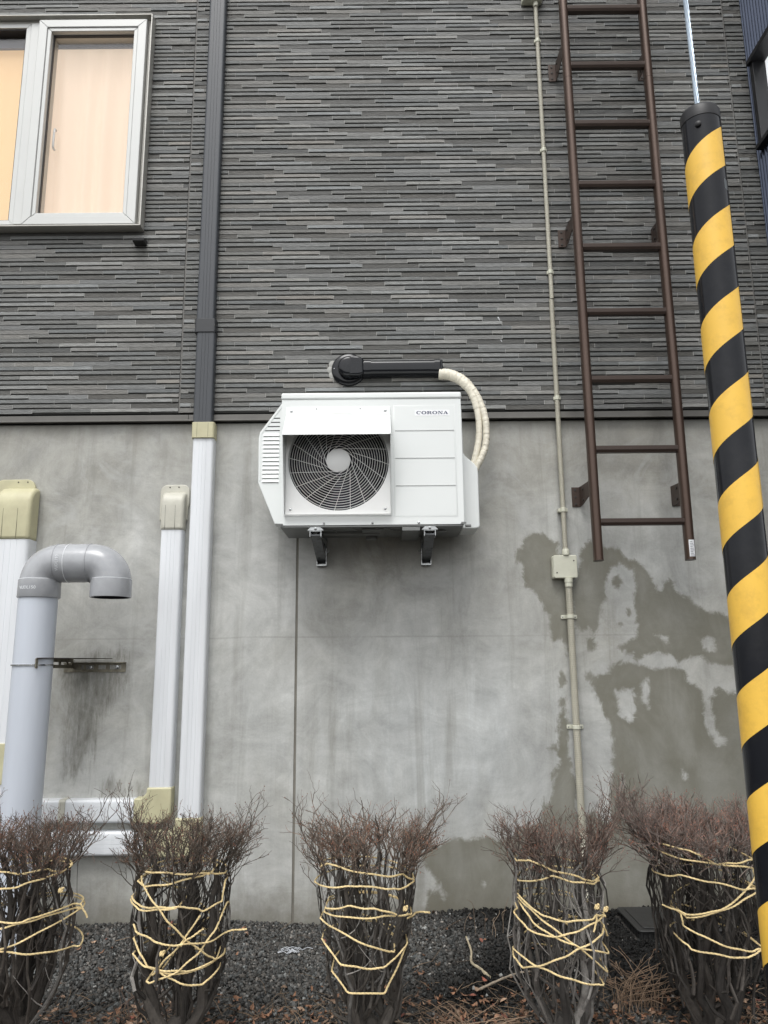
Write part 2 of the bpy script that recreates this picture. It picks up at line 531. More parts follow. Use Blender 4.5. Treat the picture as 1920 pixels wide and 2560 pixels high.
# wet areas
aw = node(nt, 'ShaderNodeAttribute', attribute_name='wet')
edge = mth('ADD', aw.outputs['Fac'], mrange(noise_tex(14, (1, 1, .8), 9, 0.7, 1.0), 0.3, 0.7, -0.018, 0.018))
edge = mth('ADD', edge, mrange(noise_tex(55, (1, 1, 1), 4, 0.6), 0.3, 0.7, -0.005, 0.005))
wetf = mrange(edge, -0.012, 0.014, 1, 0, True)
inner = mrange(edge, -0.12, 0.0, 0.82, 1.0)
wetf = mth('MULTIPLY', wetf, mth('MULTIPLY', inner, mrange(noise_tex(5, (1, 1, .5), 7, .65, 1.), 0.34, 0.66, 1.15, 0.86)))
wetf = mth('MINIMUM', wetf, 1.0)
wetc = mixc(mrange(patch, .3, .7, 0, 1), (0.165, 0.160, 0.128), (0.205, 0.200, 0.166))
colB = mixc(wetf, colA, wetc)
# grime under the pipe bracket
ad = node(nt, 'ShaderNodeAttribute', attribute_name='grime')
de = mth('ADD', ad.outputs['Fac'], mrange(noise_tex(12, (2.0, 1, .35), 9, 0.75, 0.5), 0.3, 0.7, -0.07, 0.07))
df = mrange(de, -0.05, 0.04, 0.7, 0, True)
df = mth('MULTIPLY', df, mrange(noise_tex(25, (1.5, 1, .4), 8, .7), 0.35, 0.65, 0.2, 1.0))
colB = mixc(df, colB, (0.075, 0.068, 0.045))
# soil splash near the ground
so = mrange(mth('ADD', sep.outputs['Z'], mrange(noise_tex(10, (1, 1, 1), 8, .7), .3, .7, -.06, .06)), -0.04, 0.14, 0.75, 0)
colB = mixc(so, colB, (0.15, 0.14, 0.11))
tp_ = mrange(mth('ADD', sep.outputs['Z'], mrange(noise_tex(5, (1.5, 1, .5), 8, .7), .3, .7, -.25, .25)), 1.95, 2.45, 0, 0.45)
colB = mixc(tp_, colB, (0.235, 0.225, 0.19))
L(colB, b.inputs['Base Color'])
L(mrange(wetf, 0, 1, 0.72, 0.42), b.inputs['Roughness'])
b.inputs['Specular IOR Level'].default_value = 0.35
bp = node(nt, 'ShaderNodeBump', Strength=0.5, Distance=0.004)
L(mth('ADD', mth('MULTIPLY', trowel, 0.8), mth('MULTIPLY', fine, 0.12)), bp.inputs['Height'])
L(bp.outputs[0], b.inputs['Normal'])
M['concrete'] = cm

# ------------------------------------------------------------------ ground
GX = np.concatenate([[-60, -30, -15, -8, -5, -3.5], np.arange(-2.6, 2.61, 0.04), [3.5, 5, 8, 15, 30, 60]])
GY = np.concatenate([[-60, -30, -15, -8, -5, -3.5], np.arange(-2.4, 0.05, 0.04), [0.3, 3, 10, 30, 60]])


def ground_h(x, y):
    h = -0.045 + 0.045 * min(1, max(0, (x + 0.2) / 0.8)) * min(1, max(0, (y + 1.3) / 1.0))
    h += 0.022 * mnoise.noise(Vector((x * 1.7, y * 1.7, 0))) + 0.010 * mnoise.noise(Vector((x * 6, y * 6, 3)))
    f = min(1, max(0, (-1.7 - y) / 1.2))
    return h * (1 - f) + (-0.08) * f


verts = [(x, y, ground_h(x, y) if abs(x) < 3 and -4 < y < .2 else -0.08) for y in GY for x in GX]
nx = len(GX)
faces = [(j * nx + i, j * nx + i + 1, (j + 1) * nx + i + 1, (j + 1) * nx + i) for j in range(len(GY) - 1) for i in range(nx - 1)]
me = bpy.data.meshes.new('ground')
me.from_pydata(verts, [], faces)
me.materials.append(M['soil'])
me.shade_smooth()
o = bpy.data.objects.new('ground', me)
COL.objects.link(o)
tag(o, 'dark soil of the planting bed at the foot of the wall', kind='structure')


# ------------------------------------------------------------------ the house
house = empty('house', (0, 0, 0), 'house with grey split-stone siding above a stained bare concrete base wall', 'house')
XL, XR = -4.2, 2.05
ZT = 6.4


def concrete_panel(x0, x1, z0, z1):
    xs = np.arange(x0, x1 + 1e-6, 0.0125)
    xs[-1] = x1
    zs = np.linspace(z0, z1, int((z1 - z0) / 0.0125))
    X, Z = np.meshgrid(xs, zs)
    P = np.stack([X.ravel(), Z.ravel()], 1)
    n = len(P)
    wet = np.full(n, 1.0)
    if x1 > 0.5:
        for p in WET: wet = np.minimum(wet, sdf(P, p))
        for p in DRY: wet = np.maximum(wet, -sdf(P, p))
    wet = np.clip(wet, -0.3, 0.3)
    gr = np.full(n, 1.0)
    if x0 < -1:
        for p in DIRT: gr = np.minimum(gr, sdf(P, p))
    gr = np.clip(gr, -0.3, 0.3)
    pale = np.exp(-(((P[:, 0] - 0.25) / 0.75) ** 2) - (((P[:, 1] - 0.72) / 0.50) ** 2)) * 0.9
    pale = np.maximum(pale, np.exp(-(((P[:, 0] + 0.65) / 0.5) ** 2) - (((P[:, 1] - 0.75) / 0.6) ** 2)) * 0.5)
    pale = np.maximum(pale, np.exp(-(((P[:, 0] - 1.2) / 0.5) ** 2) - (((P[:, 1] - 1.6) / 0.30) ** 2)) * 0.6)
    V = np.stack([P[:, 0], np.zeros(n), P[:, 1]], 1)
    nx_, nz_ = len(xs), len(zs)
    idx = np.arange(n).reshape(nz_, nx_)
    F = np.stack([idx[:-1, :-1].ravel(), idx[:-1, 1:].ravel(), idx[1:, 1:].ravel(), idx[1:, :-1].ravel()], 1)
    # side and back faces so that it is a slab
    V2 = np.array([(x0, 0, z0), (x1, 0, z0), (x1, 0, z1), (x0, 0, z1), (x0, .2, z0), (x1, .2, z0), (x1, .2, z1), (x0, .2, z1)])
    fl = F.tolist() + [[n + a for a in q] for q in ((0, 4, 5, 1), (1, 5, 6, 2), (2, 6, 7, 3), (3, 7, 4, 0), (5, 4, 7, 6))]
    me = bpy.data.meshes.new('concrete_wall')
    me.from_pydata(np.concatenate([V, V2]).tolist(), [], fl)
    for nm, arr in (('wet', wet), ('grime', gr), ('pale', pale)):
        a = me.attributes.new(nm, 'FLOAT', 'POINT')
        a.data.foreach_set('value', np.concatenate([arr, np.full(8, 0.3 if nm != 'pale' else 0.0)]).astype(np.float32))
    me.materials.append(M['concrete'])
    o = bpy.data.objects.new('concrete_wall', me)
    COL.objects.link(o)
    o.parent = house
    return o


JX = -0.4275
concrete_panel(XL, JX - 0.006, -0.5, 2.30)
concrete_panel(JX + 0.006, XR, -0.5, 2.30)
m = MB(); m.box(JX - 0.0065, JX + 0.0065, 0.003, 0.05, -0.45, 2.29); m.build('joint_sealant', M['ccseal'], house)
# flashing over the base wall
m = MB(); m.box(XL, XR - 0.002, -0.032, 0.02, 2.307, 2.338); m.box(XL, XR - 0.002, -0.036, -0.032, 2.304, 2.312)
m.build('base_flashing', M['flash'], house, bevel=0.0015)
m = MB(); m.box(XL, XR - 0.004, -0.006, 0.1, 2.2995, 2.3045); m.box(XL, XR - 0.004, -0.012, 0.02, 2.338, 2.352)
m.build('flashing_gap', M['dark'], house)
for jx in (-0.985, -0.93):
    m = MB(); m.box(jx - 0.001, jx + 0.001, -0.0335, -0.032, 2.312, 2.338); m.build('flashing_lap', M['dark'], house)

# siding backing with the window opening
WX0, WX1, WZ0, WZ1 = -2.62, -1.268, 3.365, 4.672
PITCH_Z = 0.02545
Z0S = 2.352
m = MB()
yb, yf = 0.15, -0.020
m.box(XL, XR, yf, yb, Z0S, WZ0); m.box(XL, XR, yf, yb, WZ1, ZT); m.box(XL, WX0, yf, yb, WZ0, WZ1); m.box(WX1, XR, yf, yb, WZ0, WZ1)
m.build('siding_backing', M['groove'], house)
m = MB(); m.box(XL, XR + 0.001, 0.2001, 3.0, -0.5, 2.29); m.box(XL, XR + .001, 0.32, 3.0, 2.2905, ZT + .02); m.box(XL, XR, 0.0, 0.3199, ZT + .0005, ZT + 0.12)
m.build('house_core', M['seal'], house)

ROWS = [  # first joint (x), kinds of the tiles from the one that ends there; top row of the repeat first
    (-0.764, 'RRRFLDR'), (-0.703, 'RFLDRFD'), (-0.565, 'WDRRRR'), (-0.798, 'RRFRDLR'), (-0.686, 'RLRRRRF'), (-0.585, 'FRDLFR'),
    (-0.783, 'RRLFRRD'), (-0.654, 'DRRLRR'), (-0.852, 'RLWDWDR'), (-0.807, 'RRFRLRF'), (-0.695, 'RDLRRFDR'), (-0.598, 'FRFDRL'),
    (-0.768, 'DRDRWRD'), (-0.678, 'RLRRLDFR'), (-0.577, 'RFRRLD'), (-0.827, 'RDRRFRW'), (-0.629, 'RWDRRL'), (-0.579, 'FLRRFR')]
PANELS = [(-4.036, -1.0395), (-1.0325, 1.9415), (1.9485, 4.9)]
TCOL = {'R': (0.150, 0.153, 0.147), 'L': (0.238, 0.242, 0.233), 'W': (0.225, 0.217, 0.200), 'D': (0.090, 0.089, 0.083), 'F': (0.178, 0.177, 0.168)}


def tile_geo(mb, x0, x1, z0, kind, cf):
    """one tile, bottom of its row at z0"""
    H = PITCH_Z
    if kind in 'RLW':
        zb, zt, d = z0 + 0.0062, z0 + H - 0.0008, 0.0078
    elif kind == 'D':
        zb, zt, d = z0 + 0.0008, z0 + H - 0.0010, 0.0048
    else:
        zb, zt, d = z0 + 0.0006, z0 + H - 0.0008, 0.0058
    c = TCOL[kind]
    mb.col = tuple(a * k for a, k in zip(c, cf))
    xs = [x0 + 0.0012 + (x1 - x0 - 0.0024) * i / 3 for i in range(4)]
    vs = []
    for i, x in enumerate(xs):
        j = 0.0006 * math.sin(x * 91 + z0 * 377) + 0.0005 * math.sin(x * 37 + z0 * 91)
        if kind == 'D': j *= 2
        e = 0.0016
        vs += [(x, yf - 0.0003, zb), (x, yf - d + j, zb + 0.0004 + 0.3 * j), (x, yf - d * 0.97 + j, zt - e), (x, yf - d + 0.0024, zt), (x, yf - 0.0003, zt)]
    fs = []
    for i in range(3):
        a = i * 5
        for k in range(4):
            fs.append((a + k, a + 5 + k, a + 6 + k, a + 1 + k))
    fs += [(0, 1, 2, 3, 4), (19, 18, 17, 16, 15)]
    mb.add(vs, fs)


tr = random.Random(11)
pattern = []
for fb, kinds in ROWS:
    rel = fb - PANELS[1][0]
    k0 = int(rel // 0.2997)
    off = rel - k0 * 0.2997
    seq = []
    for k in range(11):
        i = k - k0
        if 0 <= i < len(kinds): kd = kinds[i]
        else: kd = tr.choice('RRRRRRLDDFFRW')
        t = tr.uniform(0.92, 1.08)
        w = tr.uniform(-0.030, 0.026)
        seq.append((kd, (t * (1 + w), t, t * (1 - w * 1.2))))
    pattern.append((off, seq))
singles = 0
stuff = MB()
ribs = MB()
nrows = int((ZT - Z0S) / PITCH_Z)
top_row_z = 4.085 + PITCH_Z / 2
for r in range(nrows):
    z0 = Z0S + r * PITCH_Z
    n = int(round((top_row_z - z0 - PITCH_Z) / PITCH_Z)) % 18
    off, seq = pattern[n]
    for pa, pb in PANELS:
        edges = [pa] + [pa + off + 0.2997 * k for k in range(0, 11)]
        for k in range(len(edges) - 1):
            e0, e1 = edges[k], min(edges[k + 1], pb, XR - 0.004)
            e0 = max(e0, XL + 0.002)
            if e1 - e0 < 0.004: continue
            kd, cf = seq[k]
            segs = [(e0, e1)]
            if z0 + PITCH_Z > WZ0 and z0 < WZ1:
                segs = []
                if e0 < WX0: segs.append((e0, min(e1, WX0)))
                if e1 > WX1: segs.append((max(e0, WX1), e1))
            for s0, s1 in segs:
                if s1 - s0 < 0.004: continue
                vis = s1 > -2.15 and z0 < 2.95
                behind_ac = -0.44 < s0 and s1 < 0.33 and z0 < 2.50
                if vis and not behind_ac and singles < 300:
                    mb = MB()
                    tile_geo(mb, s0, s1, z0, kd, cf)
                    mb.build('siding_tile', M['tile'], house, fix=False)
                    singles += 1
                else:
                    tile_geo(stuff, s0, s1, z0, kd, cf)
                if s1 < pb - 0.003 and s1 < XR - 0.01 and not (z0 + PITCH_Z > WZ0 and z0 < WZ1 and WX0 - .01 < s1 < WX1 + .01):
                    ribs.box(s1 - 0.0013, s1 + 0.0013, yf - 0.0060, yf + 0.0005, z0 + 0.002, z0 + PITCH_Z - 0.002)
o = stuff.build('siding_tiles', M['tile'], house, fix=False, kind='stuff', label='the many smaller split-stone tiles higher up the wall')
o = ribs.build('tile_joints', M['rib'], house, fix=False, kind='stuff')
for jx in (-1.036, 1.945):
    m = MB(); m.box(jx - 0.0034, jx + 0.0034, yf - 0.0028, yf + 0.001, Z0S, ZT); m.build('panel_sealant', M['seal'], house)
for (sx, sz, s) in ((0.603, 2.846, 1.0), (0.612, 2.724, 0.6)):
    m = MB()
    for dx, dz, rr in ((0, 0.008, 0.005), (0.004, 0, 0.004), (0.007, -0.006, 0.003)):
        m.lathe((sx + dx * s, -0.0265, sz + dz * s), (0, -1, 0), [(rr * s, 0), (rr * s * .8, 0.0015)], 8)
    m.build('dropping_splash', M['white'], house)

# ------------------------------------------------------------------ window in the siding
win = MB()


def frame_rect(mb, x0, x1, z0, z1, w, y0, y1):
    mb.prism([(x0, z0), (x0 + w, z0 + w), (x0 + w, z1 - w), (x0, z1)], 'y', y0, y1)
    mb.prism([(x1, z0), (x1, z1), (x1 - w, z1 - w), (x1 - w, z0 + w)], 'y', y0, y1)
    mb.prism([(x0 + 0.0006, z0), (x1 - 0.0006, z0), (x1 - w - 0.0006, z0 + w), (x0 + w + 0.0006, z0 + w)], 'y', y0, y1)
    mb.prism([(x0 + 0.0006, z1), (x0 + w + 0.0006, z1 - w), (x1 - w - 0.0006, z1 - w), (x1 - 0.0006, z1)], 'y', y0, y1)


m = MB()
frame_rect(m, WX0, WX1, WZ0 + .002, WZ1, 0.007, -0.085, 0.0)
frame_rect(m, WX0 + .0075, WX1 - .0075, WZ0 + .0095, WZ1 - .0075, 0.022, -0.048, 0.10)
wfr = m.build('window_frame', M['alu_d'], house, bevel=0.0012)
m = MB()
m.box(-1.956, -1.905, -0.057, 0.08, WZ0 + 0.032, WZ1 - 0.03)
m.build('mullion', M['alu'], wfr, bevel=0.002)
m = MB(); frame_rect(m, WX0 + .03, -1.957, WZ0 + .032, WZ1 - .03, 0.026, -0.052, 0.04); m.build('fixed_sash', M['alu'], wfr, bevel=0.002)
m = MB()
frame_rect(m, -1.900, -1.299, 3.378, 4.640, 0.048, -0.082, -0.02)
m.build('sash', M['alu'], wfr, bevel=0.003)
m = MB()
frame_rect(m, -1.8515, -1.3475, 3.4265, 4.5915, 0.022, -0.076, 0.02)
m.build('glazing_bead', M['alu'], wfr, bevel=0.003)
m = MB()
frame_rect(m, -1.829, -1.370, 3.449, 4.569, 0.004, -0.048, -0.031)
m.build('gasket', M['gasket'], wfr)
m = MB()
frame_rect(m, WX0 + .057, -1.984, WZ0 + .059, WZ1 - .057, 0.006, -0.042, 0.03)
m.build('gasket', M['gasket'], wfr)
gl = bpy.data.materials.new('window_glass')
gl.use_nodes = True
nt = gl.node_tree
nt.nodes.clear()
oo = node(nt, 'ShaderNodeOutputMaterial')
tp = node(nt, 'ShaderNodeBsdfTransparent')
gs = node(nt, 'ShaderNodeBsdfGlossy', Roughness=0.02)
fr = node(nt, 'ShaderNodeFresnel', IOR=1.45)
ggeo = node(nt, 'ShaderNodeNewGeometry')
ior = node(nt, 'ShaderNodeMapRange')
ior.inputs['To Min'].default_value = 1.45
ior.inputs['To Max'].default_value = 1 / 1.45
nt.links.new(ggeo.outputs['Backfacing'], ior.inputs['Value'])
nt.links.new(ior.outputs[0], fr.inputs['IOR'])
ms = node(nt, 'ShaderNodeMixShader')
nz = node(nt, 'ShaderNodeTexNoise', Scale=2.0)
bpn = node(nt, 'ShaderNodeBump', Strength=0.015, Distance=0.003)
nt.links.new(nz.outputs['Fac'], bpn.inputs['Height'])
nt.links.new(bpn.outputs[0], gs.inputs['Normal'])
nt.links.new(fr.outputs[0], ms.inputs[0])
nt.links.new(tp.outputs[0], ms.inputs[1])
nt.links.new(gs.outputs[0], ms.inputs[2])
nt.links.new(ms.outputs[0], oo.inputs[0])
M['glass'] = gl
m = MB(); m.box(-1.8235, -1.3755, -0.030, -0.026, 3.4545, 4.5635); m.build('pane', M['glass'], wfr)
m = MB(); m.box(WX0 + .0625, -1.9895, -0.012, -0.008, WZ0 + .0645, WZ1 - .0625); m.build('pane', M['glass'], wfr)
m = MB()
m.tube(smooth_path([(-1.80, 0.015, 4.01), (-1.80, -0.004, 4.0), (-1.80, -0.006, 3.9), (-1.80, 0.015, 3.89)], 5), 0.006, 8)
m.build('handle', M['alu'], wfr, smooth=True)
# top blind rail seen as the dark band behind the glass
m = MB(); m.box(WX0 + .06, -1.957, 0.015, 0.030, 4.545, 4.63); m.box(-1.90, -1.31, 0.022, 0.032, 4.550, 4.63); m.build('blind_rail', mat('blind_rail', (0.10, 0.10, 0.11), 0.6), wfr)


def warm_cloth(name, c, e, s):
    m_ = mat(name, c, 0.9, var=0.06, vscale=3, stretch=(1, 1, .25))
    bb = m_.node_tree.nodes['Principled BSDF']
    bb.inputs['Emission Color'].default_value = (*e, 1)
    bb.inputs['Emission Strength'].default_value = s
    return m_


def cloth(name, x0, x1, z0, z1, y, amp, per, mt, label, cat, seed):
    nxx = int((x1 - x0) / 0.008)
    vs, fs = [], []
    zr = 10
    for j in range(zr + 1):
        z = z0 + (z1 - z0) * j / zr
        for i in range(nxx + 1):
            x = x0 + (x1 - x0) * i / nxx
            ph = mnoise.noise(Vector((x * 5, seed, z * .3))) * 5
            yy = y + amp * math.sin(x / per * 2 * PI + ph) * (0.6 + 0.4 * (1 - j / zr)) + amp * .5 * mnoise.noise(Vector((x * 14, seed + 9, z)))
            vs.append((x, yy, z))
    for j in range(zr):
        for i in range(nxx):
            a = j * (nxx + 1) + i
            fs.append((a, a + 1, a + nxx + 2, a + nxx + 1))
    mb = MB(); mb.add(vs, fs)
    o = mb.build(name, mt, None, smooth=True, fix=False, origin=((x0 + x1) / 2, y, z0), angle=80)
    return tag(o, label, cat)


cloth('curtain', -1.93, -1.29, 3.37, 4.585, 0.045, 0.012, 0.115, warm_cloth('lit_sheer_curtain', (0.46, 0.36, 0.285), (1.0, 0.78, 0.56), 0.27),
      'pale peach sheer curtain lit warmly behind the right window pane', 'curtain', 2.0)
cloth('curtain', -2.60, -2.035, 3.37, 4.585, 0.062, 0.004, 0.5, warm_cloth('lit_amber_curtain', (0.44, 0.31, 0.175), (1.0, 0.66, 0.34), 0.30),
      'smooth amber curtain lit warmly behind the left window pane', 'curtain', 5.0)
cloth('curtain', -2.034, -1.945, 3.37, 4.585, 0.055, 0.004, 0.05, warm_cloth('lit_cream_edge', (0.8, 0.72, 0.62), (1.0, 0.84, 0.66), 0.28),
      'narrow cream curtain edge hanging beside the window mullion', 'curtain', 8.0)
# small black block below the window corner
e = empty('cable_bracket', (-1.277, -0.02, 3.30), 'small black block fixed to the siding under the right corner of the window', 'bracket')
m = MB(); m.box(-1.312, -1.242, -0.028, -0.0285 + .0085, 3.272, 3.318); m.build('back_plate', M['boxblk'], e, bevel=0.002)
m = MB(); m.prism([(-0.0285, 3.276), (-0.075, 3.282), (-0.080, 3.30), (-0.0285, 3.312)], 'x', -1.308, -1.246); m.build('body', M['boxblk'], e, bevel=0.003)


# ------------------------------------------------------------------ duct covers
def duct_profile(w, d, groove=True, r=0.013):
    """(across, out from wall) cross-section of a cable duct cover"""
    h = w / 2
    pts = [(-h, 0.0), (-h, d - r * 1.2)]
    for i in range(1, 6):
        a = PI / 2 * i / 5
        pts.append((-h + r - r * math.cos(a), d - r * 1.2 + r * 1.2 * math.sin(a)))
    if groove:
        for gx in (-0.17 * w, 0.0, 0.17 * w):
            pts += [(gx - 0.0011, d), (gx - 0.0006, d - 0.0012), (gx + 0.0006, d - 0.0012), (gx + 0.0011, d)]
    for i in range(0, 5):
        a = PI / 2 * (1 - i / 5)
        pts.append((h - r + r * math.cos(a), d - r * 1.2 + r * 1.2 * math.sin(a)))
    pts += [(h, d - r * 1.2), (h, 0.0)]
    return pts


def vduct(mb, cx, w, z0, z1, d, y0=0.0, cx1=None, groove=True, r=0.013):
    mb.prism([(cx + a, y0 - b) for a, b in duct_profile(w, d, groove, r)], 'z', z0, z1)


def hduct(mb, cz, w, x0, x1, d, y0=0.0, groove=True, r=0.013):
    mb.prism([(y0 - b, cz + a) for a, b in duct_profile(w, d, groove, r)], 'x', x0, x1)


def screw(parent, x, y, z, r=0.004, name='screw', mt='screw', axis=(0, -1, 0)):
    m = MB(); m.lathe((x, y, z), axis, [(r, 0), (r, 0.0012), (r * .55, 0.002)], 10)
    return m.build(name, M[mt], parent)


def elbow_poly(x0, x1, z0, z1, wv, wh, r, left=True):
    """L elbow: vertical arm at the right (width wv, up to z1), horizontal arm to the left (height wh, from z0)"""
    P = [(x0, z0)]
    for i in range(9):
        a = math.radians(-90 + 90 * i / 8)
        P.append((x1 - r + r * math.cos(a), z0 + r + r * math.sin(a)))
    P += [(x1, z1), (x1 - wv, z1), (x1 - wv, z0 + wh + 0.022), (x1 - wv - 0.022, z0 + wh), (x0, z0 + wh)]
    return P


# tall duct: charcoal over the siding, white over the concrete
e = empty('cable_duct', (-0.905, 0, 0.2), 'tall duct cover left of the air conditioner, charcoal on the siding, white on the concrete', 'duct cover', 'duct covers on the wall')
m = MB(); vduct(m, -0.911, 0.094, 2.80, ZT, 0.045, -0.024); m.build('upper_cover', M['ducta'], e, smooth=True, angle=30)
m = MB(); vduct(m, -0.905, 0.098, 2.28, 2.79, 0.045, -0.024); m.build('upper_cover', M['ducta'], e, smooth=True, angle=30)
m = MB(); vduct(m, -0.9085, 0.110, 2.768, 2.842, 0.050, -0.024, groove=False); m.build('coupling', M['ductc'], e, bevel=0.002)
screw(e, -0.862, -0.0705, 2.806, 0.005)
m = MB(); vduct(m, -0.901, 0.114, 2.206, 2.288, 0.067, -0.003, groove=False); cp = m.build('coupling', M['cream'], e, bevel=0.002)
for gx in (-0.93, -0.875):
    m = MB(); m.box(gx - 0.0006, gx + 0.0006, -0.0705, -0.0695, 2.210, 2.284); m.build('seam', M['screw'], cp)
screw(cp, -0.856, -0.0625, 2.248, 0.005); screw(cp, -0.951, -0.0620, 2.248, 0.004)
m = MB(); vduct(m, -0.900, 0.105, 0.40, 2.21, 0.060); m.build('lower_cover', M['ductw'], e, smooth=True, angle=30)
m = MB(); m.prism(elbow_poly(-1.10, -0.843, 0.248, 0.415, 0.116, 0.114, 0.07), 'y', -0.066, -0.001); m.build('elbow', M['cream'], e, bevel=0.007)
m = MB(); hduct(m, 0.306, 0.104, -1.9, -1.098, 0.060); m.build('horizontal_cover', M['ductw'], e, smooth=True, angle=30)
m = MB(); hduct(m, 0.306, 0.112, -1.66, -1.615, 0.064, groove=False); m.build('coupling', M['cream'], e, bevel=0.002)

# middle duct with its wall cap
e = empty('cable_duct', (-1.04, 0, 0.4), 'short white duct cover with pale wall cap, right of the grey vent pipe', 'duct cover', 'duct covers on the wall')
m = MB(); m.prism([(-0.974, 1.86), (-0.968, 1.88)] + [(-1.0 + 0.032 * math.cos(math.radians(a)), 1.945 + 0.034 * math.sin(math.radians(a))) for a in range(0, 91, 15)]
                  + [(-1.078 + 0.035 * math.cos(math.radians(a)), 1.945 + 0.034 * math.sin(math.radians(a))) for a in range(90, 181, 15)] + [(-1.113, 1.80), (-0.974, 1.80)], 'y', -0.012, 0)
m.build('cap_plate', M['cream2'], e, bevel=0.003)
m = MB()
side = [(-0.001, 1.742), (-0.068, 1.742), (-0.070, 1.80), (-0.070, 1.862)] + [(-0.012 - 0.058 * math.cos(math.radians(a)), 1.870 + 0.068 * math.sin(math.radians(a))) for a in range(10, 91, 12)] + [(-0.001, 1.938)]
m.prism(side, 'x', -1.092, -0.980)
cap = m.build('wall_cap', M['cream2'], e, bevel=0.013, seg=3)
for gx in (-1.068, -1.020):
    m = MB(); m.box(gx - 0.0005, gx + 0.0005, -0.0705, -0.069, 1.744, 1.865); m.build('seam', M['screw'], cap)
for x_, z_ in ((-1.066, 1.966), (-1.022, 1.967)): screw(e, x_, -0.0122, z_, 0.0035)
screw(cap, -0.996, -0.0660, 1.778, 0.005)
m = MB(); vduct(m, -1.037, 0.105, 0.53, 1.745, 0.060); m.build('vertical_cover', M['ductw'], e, smooth=True, angle=30)
m = MB(); m.prism(elbow_poly(-1.150, -0.980, 0.391, 0.548, 0.114, 0.111, 0.055), 'y', -0.067, -0.001); m.build('elbow', M['cream'], e, bevel=0.007)
m = MB(); hduct(m, 0.445, 0.102, -2.0, -1.148, 0.060); m.build('horizontal_cover', M['ductw'], e, smooth=True, angle=30)
m = MB(); hduct(m, 0.445, 0.107, -1.492, -1.462, 0.0635, groove=False); m.build('coupling', M['cream2'], e, bevel=0.002)

# large duct at the left edge
e = empty('cable_duct', (-1.80, 0, 0), 'wide white duct cover with a yellowed wall cap, farthest left behind the grey vent pipe', 'duct cover', 'duct covers on the wall')
m = MB(); m.prism([(-1.756, 1.85), (-1.738, 1.865)] + [(-1.78 + 0.042 * math.cos(math.radians(a)), 1.965 + 0.048 * math.sin(math.radians(a))) for a in range(0, 91, 15)]
                  + [(-1.90 + 0.042 * math.cos(math.radians(a)), 1.965 + 0.048 * math.sin(math.radians(a))) for a in range(90, 181, 15)] + [(-1.942, 1.85)], 'y', -0.014, 0)
m.build('cap_plate', M['cream'], e, bevel=0.003)
m = MB()
side = [(-0.001, 1.697), (-0.098, 1.697), (-0.101, 1.80), (-0.101, 1.855)] + [(-0.018 - 0.082 * math.cos(math.radians(a)), 1.868 + 0.096 * math.sin(math.radians(a))) for a in range(10, 91, 12)] + [(-0.001, 1.964)]
m.prism(side, 'x', -1.888, -1.713)
cap = m.build('wall_cap', M['cream'], e, bevel=0.016, seg=3)
for gx in (-1.845, -1.775):
    m = MB(); m.box(gx - 0.0006, gx + 0.0006, -0.1015, -0.100, 1.70, 1.85); m.build('seam', M['screw'], cap)
for x_, z_ in ((-1.825, 1.999), (-1.778, 1.999)): screw(e, x_, -0.0142, z_, 0.0035)
screw(cap, -1.735, -0.0955, 1.745, 0.006)
m = MB(); vduct(m, -1.80, 0.168, 0.70, 1.70, 0.090, r=0.02); m.build('vertical_cover', M['ductw'], e, smooth=True, angle=30)
m = MB(); vduct(m, -1.802, 0.176, 0.57, 0.75, 0.097, groove=False, r=0.02); m.build('coupling', M['cream'], e, bevel=0.003)
m = MB(); vduct(m, -1.802, 0.168, -0.1, 0.58, 0.090, r=0.02); m.build('vertical_cover', M['ductw'], e, smooth=True, angle=30)

# ------------------------------------------------------------------ grey vent pipe with its U-bend
PY = -0.32
e = empty('vent_pipe', (-1.545, PY, -0.05), 'large grey vent pipe with a glossy U-bend turned down at its top', 'vent pipe')
m = MB(); m.tube([(-1.549, PY, -0.1), (-1.545, PY, 0.6), (-1.542, PY, 1.40)], 0.0825, 48); m.build('pipe', M['pipe'], e, smooth=True)
XA, XB, ZH = -1.5405, -1.2215, 1.547


def arc(cx, cz, r, a0, a1, n):
    return [(cx + r * math.cos(math.radians(a0 + (a1 - a0) * i / n)), PY, cz + r * math.sin(math.radians(a0 + (a1 - a0) * i / n))) for i in range(n + 1)]


RB = 0.086
m = MB()
path = [(XA, PY, 1.452)] + arc(XA + RB, ZH - RB, RB, 180, 90, 16) + [(-1.43, PY, ZH), (-1.413, PY, ZH)]
m.tube(path, [0.0855] * 17 + [0.0865] * (len(path) - 17), 48); m.build('bend', M['pvc'], e, smooth=True)
m = MB()
path = [(-1.412, PY, ZH), (-1.34, PY, ZH)] + arc(XB - RB, ZH - RB, RB, 90, 0, 16) + [(XB, PY, 1.452)]
m.tube(path, [0.0865] * 2 + [0.0855] * (len(path) - 2), 48); m.build('bend', M['pvc'], e, smooth=True)
m = MB(); m.tube([(XA, PY, 1.392), (XA, PY, 1.395), (XA, PY, 1.470), (XA, PY, 1.473)], [0.0885, 0.0905, 0.0895, 0.0865], 48); sk = m.build('socket', M['pvc'], e, smooth=True)
m = MB()
m.lathe((XB, PY, 1.392), (0, 0, 1), [(0.0825, 0.06), (0.0825, 0.0), (0.0885, 0.0), (0.0895, 0.004), (0.0885, 0.078), (0.086, 0.081)], 48, caps=False)
m.build('socket', M['pvc'], e, smooth=True)
m = MB(); m.lathe((XB, PY, 1.392), (0, 0, 1), [(0.0822, 0.001), (0.0822, 0.055), (0.0, 0.0551)], 48, caps=False); m.build('bore', M['acd'], e, smooth=True)
